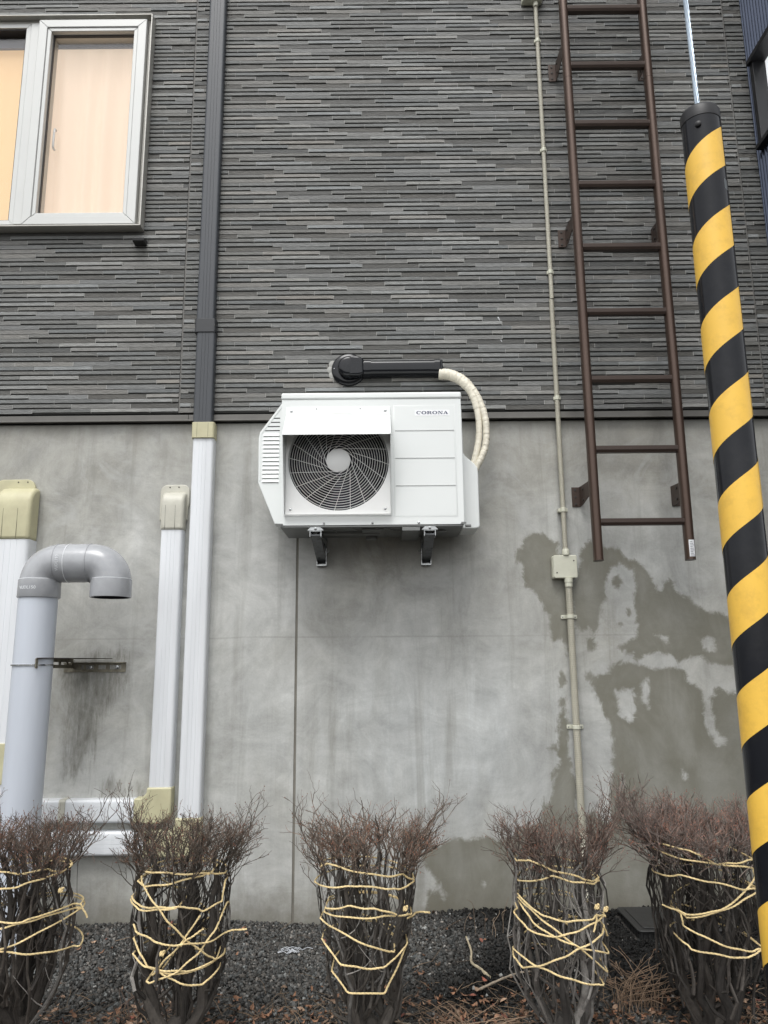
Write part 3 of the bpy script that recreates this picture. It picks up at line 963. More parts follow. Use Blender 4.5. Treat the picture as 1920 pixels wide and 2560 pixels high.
for p, ax, r in (((-1.4125, PY, ZH), (1, 0, 0), 0.0868), ((XA, PY, 1.4735), (0, 0, 1), 0.0868), ((XB, PY, 1.4735), (0, 0, 1), 0.0868)):
    m = MB(); m.lathe(p, ax, [(r - .001, -0.0015), (r + 0.0012, -0.001), (r + 0.0012, 0.001), (r - .001, 0.0015)], 48); m.build('glue_seam', M['glue'], e, smooth=True)
for p in ((-1.463, PY, ZH), (-1.318, PY, ZH)):
    m = MB(); m.lathe(p, (1, 0, 0), [(0.0850, -0.003), (0.0882, -0.0022), (0.0882, 0.0022), (0.0850, 0.003)], 48); m.build('rim', M['pvc'], e, smooth=True)
for a, b, w in (((-1.618, -1.36, 1.452), (-1.598, -1.375, 1.44), 0.004), ((-1.403, -1.40, 1.60), (-1.409, -1.404, 1.565), 0.0035), ((-1.59, -1.39, 1.46), (-1.575, -1.395, 1.466), 0.002)):
    pass


def text_mesh(body, size, extr, name, mt, parent, place, sx=1.0):
    cu = bpy.data.curves.new(name, 'FONT')
    cu.body = body
    cu.size = size
    cu.extrude = extr
    cu.resolution_u = 3
    cu.align_x = 'CENTER'
    cu.align_y = 'CENTER'
    to = bpy.data.objects.new(name, cu)
    COL.objects.link(to)
    dg = bpy.context.evaluated_depsgraph_get()
    me = bpy.data.meshes.new_from_object(to.evaluated_get(dg))
    bpy.data.objects.remove(to)
    mb = MB()
    mb.add([place(v.co.x * sx, v.co.y, v.co.z) for v in me.vertices], [tuple(p.vertices) for p in me.polygons])
    bpy.data.meshes.remove(me)
    return mb.build(name, mt, parent, fix=False)


def on_socket(u, v, w):
    a = -PI / 2 - 0.20 + u / 0.0905
    return (XA + (0.0900 + w) * math.cos(a), PY + (0.0900 + w) * math.sin(a), 1.432 + v)


def on_bend(u, v, w):          # runs upwards round the horizontal part
    a = -0.10 - 0.0 + u / 0.0868
    return (-1.438 - v, PY - (0.0866 + w) * math.cos(a), ZH + (0.0866 + w) * math.sin(a))


text_mesh('VUDL150', 0.020, 0.0010, 'embossed_lettering', M['glue'], e, on_socket)
text_mesh('VUDL150', 0.018, 0.0010, 'embossed_lettering', M['glue'], e, on_bend)

# bracket that holds the pipe
e = empty('pipe_bracket', (-1.49, 0, 1.09), 'rusty slotted angle bracket tying the grey vent pipe to the concrete', 'bracket')
m = MB()
bx0, bx1, bz0, bz1 = -1.535, -1.240, 1.066, 1.112
m.box(bx0, bx1, -0.005, -0.001, bz0, bz0 + 0.013)
m.box(bx0, bx1, -0.005, -0.001, bz1 - 0.013, bz1)
for a, c in ((-1.535, -1.455), (-1.392, -1.372), (-1.335, -1.318), (-1.262, -1.240), (-1.440, -1.432)):
    m.box(a, c, -0.005, -0.001, bz0 + 0.013, bz1 - 0.013)
m.box(bx0, bx1, -0.020, -0.005, bz1 - 0.004, bz1)
m.build('wall_plate', M['ruststeel'], e)
m = MB()
for a, c in ((0.0, 0.015), (0.027, 0.042)):
    m.box(-1.496, -1.492, -0.405, -0.004, 1.086 + a, 1.086 + c)
for y in (-0.405, -0.335, -0.25, -0.165, -0.08, -0.02):
    m.box(-1.4959, -1.4921, y, y + 0.02, 1.101, 1.113)
m.build('arm', M['ruststeel'], e)
m = MB(); m.prism([(-1.4915, -0.404), (-1.48, -0.404), (-1.30, -0.021), (-1.4915, -0.021)], 'z', 1.1275, 1.1305); m.build('gusset', M['darkrust'], e)
m = MB(); m.lathe((-1.545, PY, 1.100), (0, 0, 1), [(0.0835, -0.003), (0.0870, -0.003), (0.0870, 0.003), (0.0835, 0.003)], 48); m.build('band', M['galv'], e, smooth=True, angle=40)
for bx in (-1.408, -1.280):
    m = MB(); m.lathe((bx, -0.005, 1.089), (0, -1, 0), [(0.0085, 0), (0.0085, 0.005), (0.004, 0.006), (0.004, 0.014)], 6); m.build('bolt', M['galv'], e)
for by in (-0.36, -0.30):
    m = MB(); m.lathe((-1.496, by, 1.107), (-1, 0, 0), [(0.007, 0), (0.007, 0.005), (0.0035, 0.006), (0.0035, 0.011)], 6); m.build('bolt', M['galv'], e)
    m = MB(); m.lathe((-1.492, by, 1.107), (1, 0, 0), [(0.007, 0), (0.007, 0.005), (0.0035, 0.006), (0.0035, 0.011)], 6); m.build('bolt', M['galv'], e)

# ------------------------------------------------------------------ air conditioner
ac = empty('air_conditioner', (-0.054, -0.24, 1.70), 'white outdoor air conditioner unit with round fan grille and hood, mounted on the wall', 'air conditioner')
AX0, AX1, AY0, AY1, AZ0, AZ1 = -0.465, 0.357, -0.380, -0.090, 1.700, 2.287
FCX, FCZ, FR = -0.204, 1.993, 0.229


def plate_with_hole(mb, x0, x1, z0, z1, cx, cz, r, y0, y1, n=96):
    """slab from y0 (front) to y1 with a round hole"""
    ring, sq = [], []
    for i in range(n):
        a = 2 * PI * i / n
        c, s = math.cos(a), math.sin(a)
        ring.append((cx + r * c, cz + r * s))
        ts = []
        if c > 1e-9: ts.append((x1 - cx) / c)
        if c < -1e-9: ts.append((x0 - cx) / c)
        if s > 1e-9: ts.append((z1 - cz) / s)
        if s < -1e-9: ts.append((z0 - cz) / s)
        t = min(t for t in ts if t > 0)
        sq.append((cx + t * c, cz + t * s))
    # pull the nearest outer points onto the corners
    for X_, Z_ in ((x0, z0), (x1, z0), (x1, z1), (x0, z1)):
        k = min(range(n), key=lambda i: (sq[i][0] - X_) ** 2 + (sq[i][1] - Z_) ** 2)
        sq[k] = (X_, Z_)
    vs = [(x, y0, z) for x, z in ring] + [(x, y0, z) for x, z in sq] + [(x, y1, z) for x, z in ring] + [(x, y1, z) for x, z in sq]
    fs = []
    for i in range(n):
        j = (i + 1) % n
        fs += [(i, j, n + j, n + i), (2 * n + i, 3 * n + i, 3 * n + j, 2 * n + j), (n + i, n + j, 3 * n + j, 3 * n + i), (i, 2 * n + i, 2 * n + j, j)]
    mb.add(vs, fs)


# cabinet: shell with an opening behind the grille
m = MB(); plate_with_hole(m, AX0, AX1, AZ0, AZ1, FCX, FCZ, FR - 0.002, AY0, AY0 + 0.02); m.build('front_panel', M['acw'], ac, smooth=True, angle=30)
m = MB(); m.box(AX0, AX0 + 0.01, AY0 + 0.0202, AY1, AZ0, AZ1); m.box(AX1 - 0.01, AX1, AY0 + 0.0202, AY1, AZ0, AZ1); m.box(AX0 + 0.0101, AX1 - 0.0101, AY1 - 0.01, AY1, AZ0 + .01, AZ1 - 0.0002)
m.build('cabinet', M['acw'], ac, bevel=0.001)
m = MB(); m.box(AX0 + 0.0105, AX1 - 0.0105, -0.16, -0.155, AZ0 + 0.012, AZ1 - 0.002); m.box(0.04, 0.044, -0.355, -0.162, AZ0 + 0.012, AZ1 - 0.002); m.build('inner_baffle', M['acd'], ac)
m = MB(); m.box(AX0 - 0.004, AX1 + 0.004, AY0 - 0.005, AY1 + 0.002, 2.2875, 2.320); m.build('top_cover', M['acw'], ac, bevel=0.009, seg=4)
# base pan
m = MB(); m.box(AX0 + 0.003, AX1 - 0.003, AY0 + 0.004, AY1 - 0.002, 1.690, 1.6995)
bp_ = m.build('base_pan', M['base'], ac, bevel=0.002)
m = MB()
m.tube([(-0.32, -0.25, 1.688), (-0.02, -0.25, 1.686)], 0.012, 10)
m.box(-0.10, 0.0, -0.34, -0.14, 1.683, 1.6895); m.box(0.08, 0.16, -0.375, -0.10, 1.672, 1.6895)
m.lathe((0.26, -0.27, 1.6895), (0, 0, -1), [(0.028, 0), (0.024, 0.006), (0.014, 0.008)], 20)
m.lathe((-0.06, -0.16, 1.6895), (0, 0, -1), [(0.030, 0), (0.028, 0.022), (0.014, 0.023)], 20)
m.build('base_ribs', M['base'], bp_, bevel=0.002)
for pts in ([(-0.28, -0.36), (-0.22, -0.30), (-0.22, -0.14)], [(-0.14, -0.36), (-0.12, -0.31), (-0.05, -0.31), (-0.03, -0.36)], [(0.01, -0.36), (0.04, -0.30), (0.08, -0.30)]):
    m = MB(); m.tube([(x, y, 1.6895) for x, y in pts], 0.004, 6); m.build('pressed_rib', M['base'], bp_)
# fan behind the grille
m = MB()
for k in range(3):
    a0 = 2 * PI * k / 3 + 0.4
    vs, fs = [], []
    for i in range(9):
        for j in range(5):
            a = a0 + (i / 8) * 1.5 - 0.25 * j / 4
            r = 0.055 + (0.205 - 0.055) * j / 4
            vs.append((FCX + r * math.cos(a), -0.25 + 0.065 * (i / 8 - .5), FCZ + r * math.sin(a)))
    for i in range(8):
        for j in range(4):
            fs.append((i * 5 + j, i * 5 + j + 1, (i + 1) * 5 + j + 1, (i + 1) * 5 + j))
    m.add(vs, fs)
m.lathe((FCX, -0.20, FCZ), (0, -1, 0), [(0.05, 0), (0.05, 0.09), (0.03, 0.1)], 24)
m.build('fan', M['fan'], ac, smooth=True)
m = MB(); m.lathe((FCX, AY0 + 0.0205, FCZ), (0, 1, 0), [(FR - 0.001, 0), (FR - 0.010, 0.03), (FR - 0.012, 0.12)], 64, caps=False); m.build('fan_shroud', M['acd'], ac, smooth=True)
# grille: square frame, rings, swirling spokes, hub
GY = AY0 - 0.008
m = MB(); plate_with_hole(m, -0.441, 0.030, 1.748, 2.215, FCX, FCZ, FR, GY, AY0 - 0.0002)
gp = m.build('grille_frame', M['acg'], ac, smooth=True, angle=30)
m = MB()
RR = [0.066 + (0.2215 - 0.066) * k / 14 for k in range(15)]


def dome(r): return GY - 0.010 + 0.016 * (r / 0.229) ** 3


for r in RR:
    n = 72
    pts = [(FCX + r * math.cos(2 * PI * i / n), dome(r), FCZ + r * math.sin(2 * PI * i / n)) for i in range(n)] 
    base = len(m.v)
    for i in range(n):
        a = 2 * PI * i / n
        for dr, dy in ((-0.0015, 0.0), (0, -0.0018), (0.0015, 0.0), (0, 0.004)):
            m.v.append((FCX + (r + dr) * math.cos(a), dome(r) + dy, FCZ + (r + dr) * math.sin(a)))
    for i in range(n):
        j = (i + 1) % n
        for k in range(4):
            k2 = (k + 1) % 4
            m.f.append((base + i * 4 + k, base + i * 4 + k2, base + j * 4 + k2, base + j * 4 + k))
m.build('grille_rings', M['acg'], gp, smooth=True, angle=80)
m = MB()
for k in range(20):
    phi = math.radians(13.5 - 18 * k)
    Ro, Rh = 0.2295, 0.0535
    P = Vector((math.cos(phi) * Ro, math.sin(phi) * Ro))
    ta = phi + math.acos(Rh / Ro)
    T = Vector((math.cos(ta) * Rh, math.sin(ta) * Rh))
    f_in = 0.0 if k % 2 == 0 else 0.22
    A = T.lerp(P, f_in)
    pts = []
    for i in range(7):
        q = A.lerp(P, i / 6)
        pts.append((FCX + q.x, dome(q.length) - 0.0022, FCZ + q.y))
    m.tube(pts, 0.0014, 5)
m.build('grille_spokes', M['acg'], gp)
m = MB(); m.lathe((FCX, GY - 0.004, FCZ), (0, -1, 0), [(0.0545, -0.004), (0.0545, 0.006), (0.052, 0.0085), (0.0, 0.0095)], 48, caps=False); m.build('grille_hub', M['acg'], gp, smooth=True, angle=50)
for x_, z_ in ((-0.418, 1.771), (0.006, 1.771)):
    m = MB(); m.lathe((x_, GY + 0.0005, z_), (0, -1, 0), [(0.0125, 0), (0.0120, 0.0014), (0.0085, 0.0016), (0.0080, 0.0006)], 24); m.build('screw_boss', M['acg'], gp)
    screw(gp, x_, GY - 0.0008, z_, 0.0055, mt='galv')
# hood over the grille
m = MB()
m.prism([(-0.381, 2.252), (-0.3835, 2.252), (-0.3885, 2.206), (-0.500, 2.087), (-0.500, 2.083), (-0.4975, 2.083), (-0.3862, 2.203), (-0.381, 2.210)], 'x', -0.445, 0.033)
hood = m.build('wind_hood', M['acw'], ac, bevel=0.0008)
for sx in (-0.4452, 0.0312):
    m = MB(); m.prism([(-0.3805, 2.205), (-0.388, 2.205), (-0.4995, 2.084), (-0.400, 1.742), (-0.3805, 1.742)], 'x', sx, sx + 0.0018); m.build('hood_side', M['acw'], hood)
m = MB(); m.box(-0.4432, 0.0310, -0.402, -0.3885, 1.7405, 1.7425); m.build('hood_lip', M['acg'], hood)
for x_ in (-0.420, 0.010): screw(hood, x_, -0.3865, 2.231, 0.006, mt='galv')
for x_ in (-0.305, -0.105): screw(hood, x_, -0.3850, 2.241, 0.0025, mt='galv')
# pressed relief on the service panel
m = MB()


def relief(mb, x0, x1, z0, z1, y, h, w):
    vs = [(x0, y, z0), (x1, y, z0), (x1, y, z1), (x0, y, z1), (x0 + w, y - h, z0 + w), (x1 - w, y - h, z0 + w), (x1 - w, y - h, z1 - w), (x0 + w, y - h, z1 - w)]
    mb.add(vs, [(4, 5, 6, 7), (0, 1, 5, 4), (1, 2, 6, 5), (2, 3, 7, 6), (3, 0, 4, 7)])


zc = [1.733, 1.876, 2.004, 2.134, 2.258]
relief(m, 0.046, 0.331, zc[0], zc[4], AY0 - 0.0002, 0.0038, 0.010)
pp = m.build('pressed_panel', M['acw'], ac, bevel=0.003)
for z_ in zc[1:4]:
    m = MB(); m.prism([(AY0 - 0.0036, z_ - 0.0022), (AY0 - 0.0062, z_ - 0.0005), (AY0 - 0.0062, z_ + 0.0003), (AY0 - 0.0036, z_ + 0.0008)], 'x', 0.054, 0.323); m.build('pressed_line', M['acw'], pp)
    m = MB(); m.box(0.054, 0.323, AY0 - 0.0043, AY0 - 0.0030, z_ + 0.0008, z_ + 0.0020); m.build('groove', M['base'], pp)  # grey strip on white enamel: shaded edge of the pressed groove, as colour
m = MB(); m.prism(rrect(0.145, 0.304, 2.2045, 2.2325, 0.001), 'y', AY0 - 0.0046, AY0 - 0.0038); lp = m.build('logo_plate', M['logow'], ac)


# lettering: bold extended slab serifs, each glyph on a unit square
def ell(cx, cz, rx, rz, a0, a1, n=20):
    return [(cx + rx * math.cos(math.radians(a0 + (a1 - a0) * i / n)), cz + rz * math.sin(math.radians(a0 + (a1 - a0) * i / n))) for i in range(n + 1)]


def glyph(ch):
    q = []
    if ch == 'O':
        o_, i_ = ell(.5, .5, .5, .52, 0, 360, 28), ell(.5, .5, .26, .38, 0, 360, 28)
        q = [[o_[k], o_[k + 1], i_[k + 1], i_[k]] for k in range(28)]
    if ch == 'C':
        o_, i_ = ell(.52, .5, .5, .52, 48, 315, 24), ell(.55, .5, .28, .40, 48, 315, 24)
        q = [[o_[k], o_[k + 1], i_[k + 1], i_[k]] for k in range(24)]
        q.append([(.83, .62), (.93, .62), (.93, 1.0), (.83, 1.0)])
    if ch == 'R':
        q = [[(.10, 0), (.34, 0), (.34, 1), (.10, 1)], [(0, 0), (.44, 0), (.44, .12), (0, .12)], [(0, .88), (.34, .88), (.34, 1), (0, 1)]]
        o_, i_ = ell(.55, .725, .36, .275, 90, -90, 14), ell(.52, .725, .14, .155, 90, -90, 14)
        q += [[o_[k], o_[k + 1], i_[k + 1], i_[k]] for k in range(14)]
        q += [[(.34, .88), (.55, .88), (.55, 1), (.34, 1)], [(.34, .45), (.55, .45), (.55, .57), (.34, .57)], [(.46, .46), (.68, .50), (.92, .12), (.72, .0)], [(.70, 0), (1.02, 0), (1.02, .12), (.80, .12)]]
    if ch == 'N':
        q = [[(.12, 0), (.22, 0), (.22, 1), (.12, 1)], [(.80, 0), (.90, 0), (.90, 1), (.80, 1)], [(.10, 1), (.36, 1), (.90, 0), (.68, 0)],
             [(0, 0), (.34, 0), (.34, .12), (0, .12)], [(.68, .88), (1.02, .88), (1.02, 1), (.68, 1)], [(0, .88), (.2, .88), (.2, 1), (0, 1)]]
    if ch == 'A':
        q = [[(.08, 0), (.20, 0), (.52, 1), (.42, 1)], [(.40, 1), (.62, 1), (.98, 0), (.70, 0)], [(.22, .27), (.74, .27), (.70, .39), (.26, .39)],
             [(-.04, 0), (.32, 0), (.32, .12), (-.04, .12)], [(.60, 0), (1.08, 0), (1.08, .12), (.60, .12)]]
    return q


lx = 0.1515
for ch, w in (('C', .0215), ('O', .0235), ('R', .0220), ('O', .0235), ('N', .0225), ('A', .0210)):
    m = MB()
    for i, q in enumerate(glyph(ch)):
        y = AY0 - 0.0049 - 0.00006 * (i % 7)
        m.add([(lx + a * w, y, 2.2115 + b * 0.0145) for a, b in q], [(0, 1, 2, 3)])
    m.build('letter', M['logo'], lp, fix=False, label='navy slab-serif letter ' + ch)
    lx += w + 0.0022
for x_ in (-0.268, -0.052, 0.155):
    m = MB(); m.lathe((x_, AY0, 1.708), (0, -1, 0), [(0.0055, 0), (0.005, 0.003), (0.002, 0.0045)], 12); m.build('case_screw', M['galv'], ac)
m = MB(); m.prism([(0.340, 1.700), (0.366, 1.700), (0.366, 1.709), (0.345, 1.709)], 'y', AY0 - 0.003, AY0 - 0.0005); m.build('corner_tab', M['base'], ac)
m = MB(); m.prism([(-0.47, 1.700), (-0.45, 1.700), (-0.452, 1.708), (-0.469, 1.708)], 'y', AY0 - 0.003, AY0 - 0.0005); m.build('corner_tab', M['base'], ac)
# guard on the left side with louvres
gx = -0.4655
GYf = -0.300
gpoly = [(gx, 2.300), (-0.476, 2.300), (-0.576, 2.160), (-0.582, 2.13), (-0.580, 1.918), (-0.500, 1.722), (gx, 1.722)]
m = MB(); m.prism(gpoly, 'y', GYf, -0.100); gd = m.build('side_guard', M['acw'], ac, bevel=0.003)
m = MB(); m.prism([(-0.4755, 2.292), (-0.479, 2.292), (-0.5755, 2.157), (-0.5785, 2.13), (-0.5765, 1.925), (-0.569, 1.925), (-0.571, 2.128), (-0.567, 2.152), (-0.4755, 2.279)], 'y', GYf - 0.0018, GYf - 0.0001); m.build('guard_rim', M['acw'], gd, bevel=0.0006)
for i, (x0_, z_) in enumerate(((-0.513, 2.2265), (-0.5265, 2.2065), (-0.540, 2.186), (-0.553, 2.166))):
    m = MB(); m.prism(rrect(x0_, -0.483, z_ - 0.0022, z_ + 0.0022, 0.002, 3), 'y', GYf - 0.0006, GYf - 0.0001); m.build('slot', M['acd'], gd)
for i in range(12):
    z_ = 2.140 - i * 0.02015
    xa, xb = -0.561 - 0.0002 * i, -0.483
    m = MB()
    vs = [(xa, GYf - .0002, z_ - 0.001), (xb, GYf - .0002, z_ - 0.001), (xb - .003, GYf - 0.0050, z_), (xa + .003, GYf - 0.0050, z_), (xa + .004, GYf - .0002, z_ + 0.013), (xb - .004, GYf - .0002, z_ + 0.013)]
    m.add(vs, [(0, 1, 2, 3), (3, 2, 5, 4), (0, 3, 4), (1, 5, 2)])
    m.build('louvre', M['acw'], gd, fix=False)
    m = MB(); m.box(xa + .004, xb - .004, GYf - 0.0012, GYf - 0.0004, z_ - 0.0026, z_ - 0.0012); m.build('slot', M['base'], gd)
# pipe cover on the right side
m = MB()
cp_ = [(0.3575, 2.279), (0.371, 2.276), (0.374, 2.060), (0.381, 2.045), (0.425, 2.005), (0.438, 1.985), (0.4405, 1.955), (0.4405, 1.712), (0.435, 1.700), (0.420, 1.697), (0.3575, 1.697)]
m.prism(cp_, 'y', -0.275, -0.100); m.build('pipe_cover', M['acw'], ac, bevel=0.008, seg=4)
m = MB(); m.cyl((0.366, -0.335, 1.700), (0.392, -0.335, 1.700), 0.006, n=12); m.build('drain_nub', M['base'], ac)

# wall brackets under the unit
for bx, sg, lab in ((-0.305, 1, 'left galvanised steel bracket under the white air conditioner'), (0.203, -1, 'right galvanised steel bracket under the white air conditioner')):
    e = empty('support_bracket', (bx, 0, 1.57), lab, 'bracket', 'brackets under the air conditioner')
    w = 0.026
    m = MB(); m.box(bx - w, bx + w, -0.385, -0.004, 1.6715, 1.6745); m.box(bx - w, bx - w + .003, -0.385, -0.02, 1.648, 1.6714); m.box(bx + w - .003, bx + w, -0.385, -0.02, 1.648, 1.6714)
    m.build('arm', M['galv'], e)
    m = MB()
    # inclined channel open to the front, from the arm's end down to the wall
    a, c = Vector((bx, -0.375, 1.668)), Vector((bx, -0.022, 1.590))
    dd = (c - a).normalized()
    up = Vector((0, dd.z, -dd.y)) if False else Vector((1, 0, 0)).cross(dd).normalized()
    mid = (a + c) / 2
    hl = (c - a).length / 2
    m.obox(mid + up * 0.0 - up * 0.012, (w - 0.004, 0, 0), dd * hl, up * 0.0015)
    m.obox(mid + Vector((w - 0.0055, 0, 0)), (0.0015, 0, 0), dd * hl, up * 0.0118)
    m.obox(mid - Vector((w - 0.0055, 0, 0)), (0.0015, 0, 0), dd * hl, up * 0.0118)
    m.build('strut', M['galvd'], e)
    m = MB(); m.box(bx - w + .002, bx + w - .002, -0.006, -0.001, 1.560, 1.71); m.box(bx - w + 0.002, bx - w + .005, -0.045, -0.006, 1.565, 1.67); m.box(bx + w - .005, bx + w - .002, -0.045, -0.006, 1.565, 1.67)
    m.box(bx - w + .002, bx + w - .002, -0.045, -0.006, 1.562, 1.565)
    m.build('wall_plate', M['galv'], e)
    m = MB()
    m.prism([(bx - 0.036, 1.6750), (bx + 0.036, 1.6750), (bx + 0.034, 1.678), (bx + 0.022, 1.6895), (bx - 0.022, 1.6895), (bx - 0.034, 1.678)], 'y', -0.388, -0.348)
    m.build('foot', M['galv'], e)
    for p, ax in (((bx, -0.389, 1.683), (0, -1, 0)), ((bx + 0.006, -0.0065, 1.596), (0, -1, 0)), ((bx + sg * w, -0.04, 1.63), (sg, 0, 0))):
        m = MB(); m.lathe(p, ax, [(0.007, 0), (0.007, 0.004), (0.0035, 0.005), (0.0035, 0.012)], 6); m.build('bolt', M['galv'], e)

# ------------------------------------------------------------------ pipe duct and wrapped hoses above the unit
e = empty('pipe_duct', (-0.17, -0.03, 2.57), 'glossy black wall cap and straight black duct above the air conditioner', 'pipe duct')
m = MB(); m.lathe((-0.174, -0.026, 2.572), (0, -1, 0), [(0.088, 0), (0.088, 0.006), (0.080, 0.014), (0.060, 0.016)], 48); m.build('wall_flange', M['gloss'], e, smooth=True, angle=50)
m = MB(); m.lathe((-0.172, -0.040, 2.572), (0, -1, 0), [(0.056, 0), (0.056, 0.034), (0.053, 0.044), (0.046, 0.051), (0.036, 0.054), (0.0, 0.055)], 40, caps=False)
m.prism([(-0.172, 2.518), (-0.12, 2.518), (-0.095, 2.526), (-0.095, 2.608), (-0.12, 2.624), (-0.172, 2.626)], 'y', -0.0948, -0.045)
m.build('dome', M['gloss'], e, bevel=0.012, seg=3)
m = MB(); hduct(m, 2.566, 0.082, -0.105, 0.290, 0.062, -0.028, groove=False, r=0.026); m.build('duct', M['gloss'], e, smooth=True, angle=40)
for xa_, xb_ in ((-0.095, -0.060), (0.262, 0.290)):
    m = MB(); hduct(m, 2.566, 0.087, xa_, xb_, 0.065, -0.028, groove=False, r=0.026); m.build('clip_band', M['gloss'], e, smooth=True, angle=40)
m = MB(); m.prism([(-0.0935, 2.535), (-0.088, 2.530), (-0.03, 2.530), (-0.03, 2.604), (-0.088, 2.602)], 'x', 0.2902, 0.303); m.build('end_collar', M['gloss'], e, bevel=0.004)
m = MB(); m.lathe((-0.266, -0.0265, 2.575), (0, -1, 0), [(0.02, 0), (0.012, 0.003)], 14); m.lathe((-0.255, -0.0265, 2.604), (0, -1, 0), [(0.022, 0), (0.014, 0.003)], 14); m.lathe((-0.257, -0.0265, 2.545), (0, -1, 0), [(0.020, 0), (0.014, 0.003)], 14)
m.build('caulk', M['rib'], e, smooth=True)
screw(e, -0.248, -0.0405, 2.575, 0.003, mt='galv')
e = empty('refrigerant_hose', (0.30, -0.08, 2.53), 'pair of ivory tape-wrapped hoses curving from the black duct down into the air conditioner', 'hose')
p1 = smooth_path([(0.285, -0.070, 2.530), (0.340, -0.075, 2.522), (0.395, -0.085, 2.490), (0.437, -0.100, 2.436), (0.461, -0.112, 2.360), (0.471, -0.122, 2.270), (0.468, -0.13, 2.180), (0.450, -0.145, 2.090), (0.425, -0.160, 2.010), (0.415, -0.165, 1.97)], 14)
rr = [0.0275 - 0.0115 * min(1, max(0, (i / len(p1) - 0.28) / 0.25)) for i in range(len(p1))]
rr = [r * (1 + 0.035 * math.sin(i * 1.9) + 0.02 * math.sin(i * 0.77)) for i, r in enumerate(rr)]
m = MB(); m.tube(p1, rr, 16); m.build('hose', M['wrap'], e, smooth=True, angle=60)
p2 = smooth_path([(0.40, -0.100, 2.478), (0.452, -0.112, 2.425), (0.484, -0.122, 2.350), (0.502, -0.132, 2.270), (0.504, -0.140, 2.190), (0.494, -0.150, 2.120), (0.470, -0.160, 2.060), (0.440, -0.168, 2.005), (0.425, -0.17, 1.97)], 14)
rr = [0.0165 * (1 + 0.045 * math.sin(i * 1.5) + 0.03 * math.sin(i * 0.6)) for i in range(len(p2))]
m = MB(); m.tube(p2, rr, 16); m.build('hose', M['wrap'], e, smooth=True, angle=60)
for pth, r_, step, ph in ((p1, 0.0283, 5, 0), (p2, 0.0172, 6, 2)):
    for i in range(6 + ph, len(pth) - 6, step):
        t = (pth[i + 1] - pth[i]).normalized()
        rad = r_ if (pth is p2) else (0.0275 - 0.0115 * min(1, max(0, (i / len(p1) - 0.28) / 0.25))) * 1.02
        ax = (t + Vector((0.15, 0.1, 0.25 if i % 2 else -0.1))).normalized()
        m = MB(); m.lathe(pth[i], ax, [(rad - .001, -0.0012), (rad + 0.0008, 0), (rad - .001, 0.0012)], 20, caps=False); m.build('tape_edge', M['wrap'], e)

# ------------------------------------------------------------------ beige conduit with boxes
e = empty('conduit', (0.89, 0, 0), 'thin beige ribbed conduit running down the wall left of the bronze ladder', 'conduit')


def ribbed(x, y, z0, z1, r, pitch, amp, n=14):
    m = MB()
    prof = []
    z = z0
    while z < z1:
        prof += [(r, z - z0), (r, z - z0 + pitch * .5), (r - amp, z - z0 + pitch * .55), (r - amp, z - z0 + pitch * .95)]
        z += pitch
    m.lathe((x, y, z0), (0, 0, 1), prof, n)
    return m


m = ribbed(0.884, -0.040, 2.95, 4.74, 0.0115, 0.010, 0.0010); m.build('upper_tube', M['beige'], e)
m = ribbed(0.883, -0.034, 1.63, 2.9498, 0.0125, 0.008, 0.0016); m.build('upper_tube', M['beige'], e)
m = ribbed(0.890, -0.030, 0.30, 1.46, 0.0172, 0.0085, 0.0024, 16); m.build('lower_tube', M['beige'], e)
m = MB(); pth = smooth_path([(0.890, -0.030, 0.302), (0.892, -0.035, 0.20), (0.890, -0.07, 0.10), (0.875, -0.14, 0.03), (0.86, -0.20, -0.04)], 30)
m.tube(pth, [0.0172 - (0.0024 if i % 4 > 1 else 0) for i in range(len(pth))], 14); m.build('lower_tube', M['beige'], e)
for z_ in (4.512, 3.821, 3.10, 2.408):
    m = MB(); m.lathe((0.884, -0.040 if z_ > 3 else -0.035, z_ - 0.011), (0, 0, 1), [(0.0145, 0), (0.0145, 0.022)], 18); m.box(0.866, 0.902, -0.0405 if z_ > 3 else -.035, -0.0275, z_ - 0.009, z_ + 0.009); m.build('saddle', M['beigeb'], e, bevel=0.0015)
m = MB(); m.lathe((0.883, -0.034, 1.818), (0, 0, 1), [(0.0155, 0), (0.0155, 0.022)], 18); m.box(0.860, 0.906, -0.034, -0.001, 1.820, 1.838); m.build('saddle', M['beigeb'], e, bevel=0.0015)
for z_ in (1.307, 0.795):
    m = MB(); m.lathe((0.8895, -0.030, z_ - 0.009), (0, 0, 1), [(0.0205, 0), (0.0205, 0.018)], 20); m.prism(rrect(0.850, 0.928, z_ - 0.0095, z_ + 0.0095, 0.004, 3), 'y', -0.006, -0.001)
    sd = m.build('saddle', M['beigeb'], e, bevel=0.0015)
    for dx in (-0.031, 0.030): screw(sd, 0.8895 + dx, -0.0062, z_, 0.0035, mt='galv')
m = MB(); m.lathe((0.8835, -0.036, 1.604), (0, 0, 1), [(0.0175, 0), (0.0175, 0.025), (0.015, 0.030)], 20); m.build('connector', M['beigeb'], e, smooth=True, angle=40)
m = MB(); m.lathe((0.890, -0.034, 1.492), (0, 0, -1), [(0.0205, 0), (0.0205, 0.020), (0.0185, 0.022), (0.0185, 0.042)], 20); m.build('connector', M['beigeb'], e, smooth=True, angle=40)
m = MB(); m.lathe((0.884, -0.045, 4.756), (0, 0, -1), [(0.016, 0), (0.016, 0.018), (0.0135, 0.024)], 20); m.build('connector', M['beigeb'], e, smooth=True, angle=40)


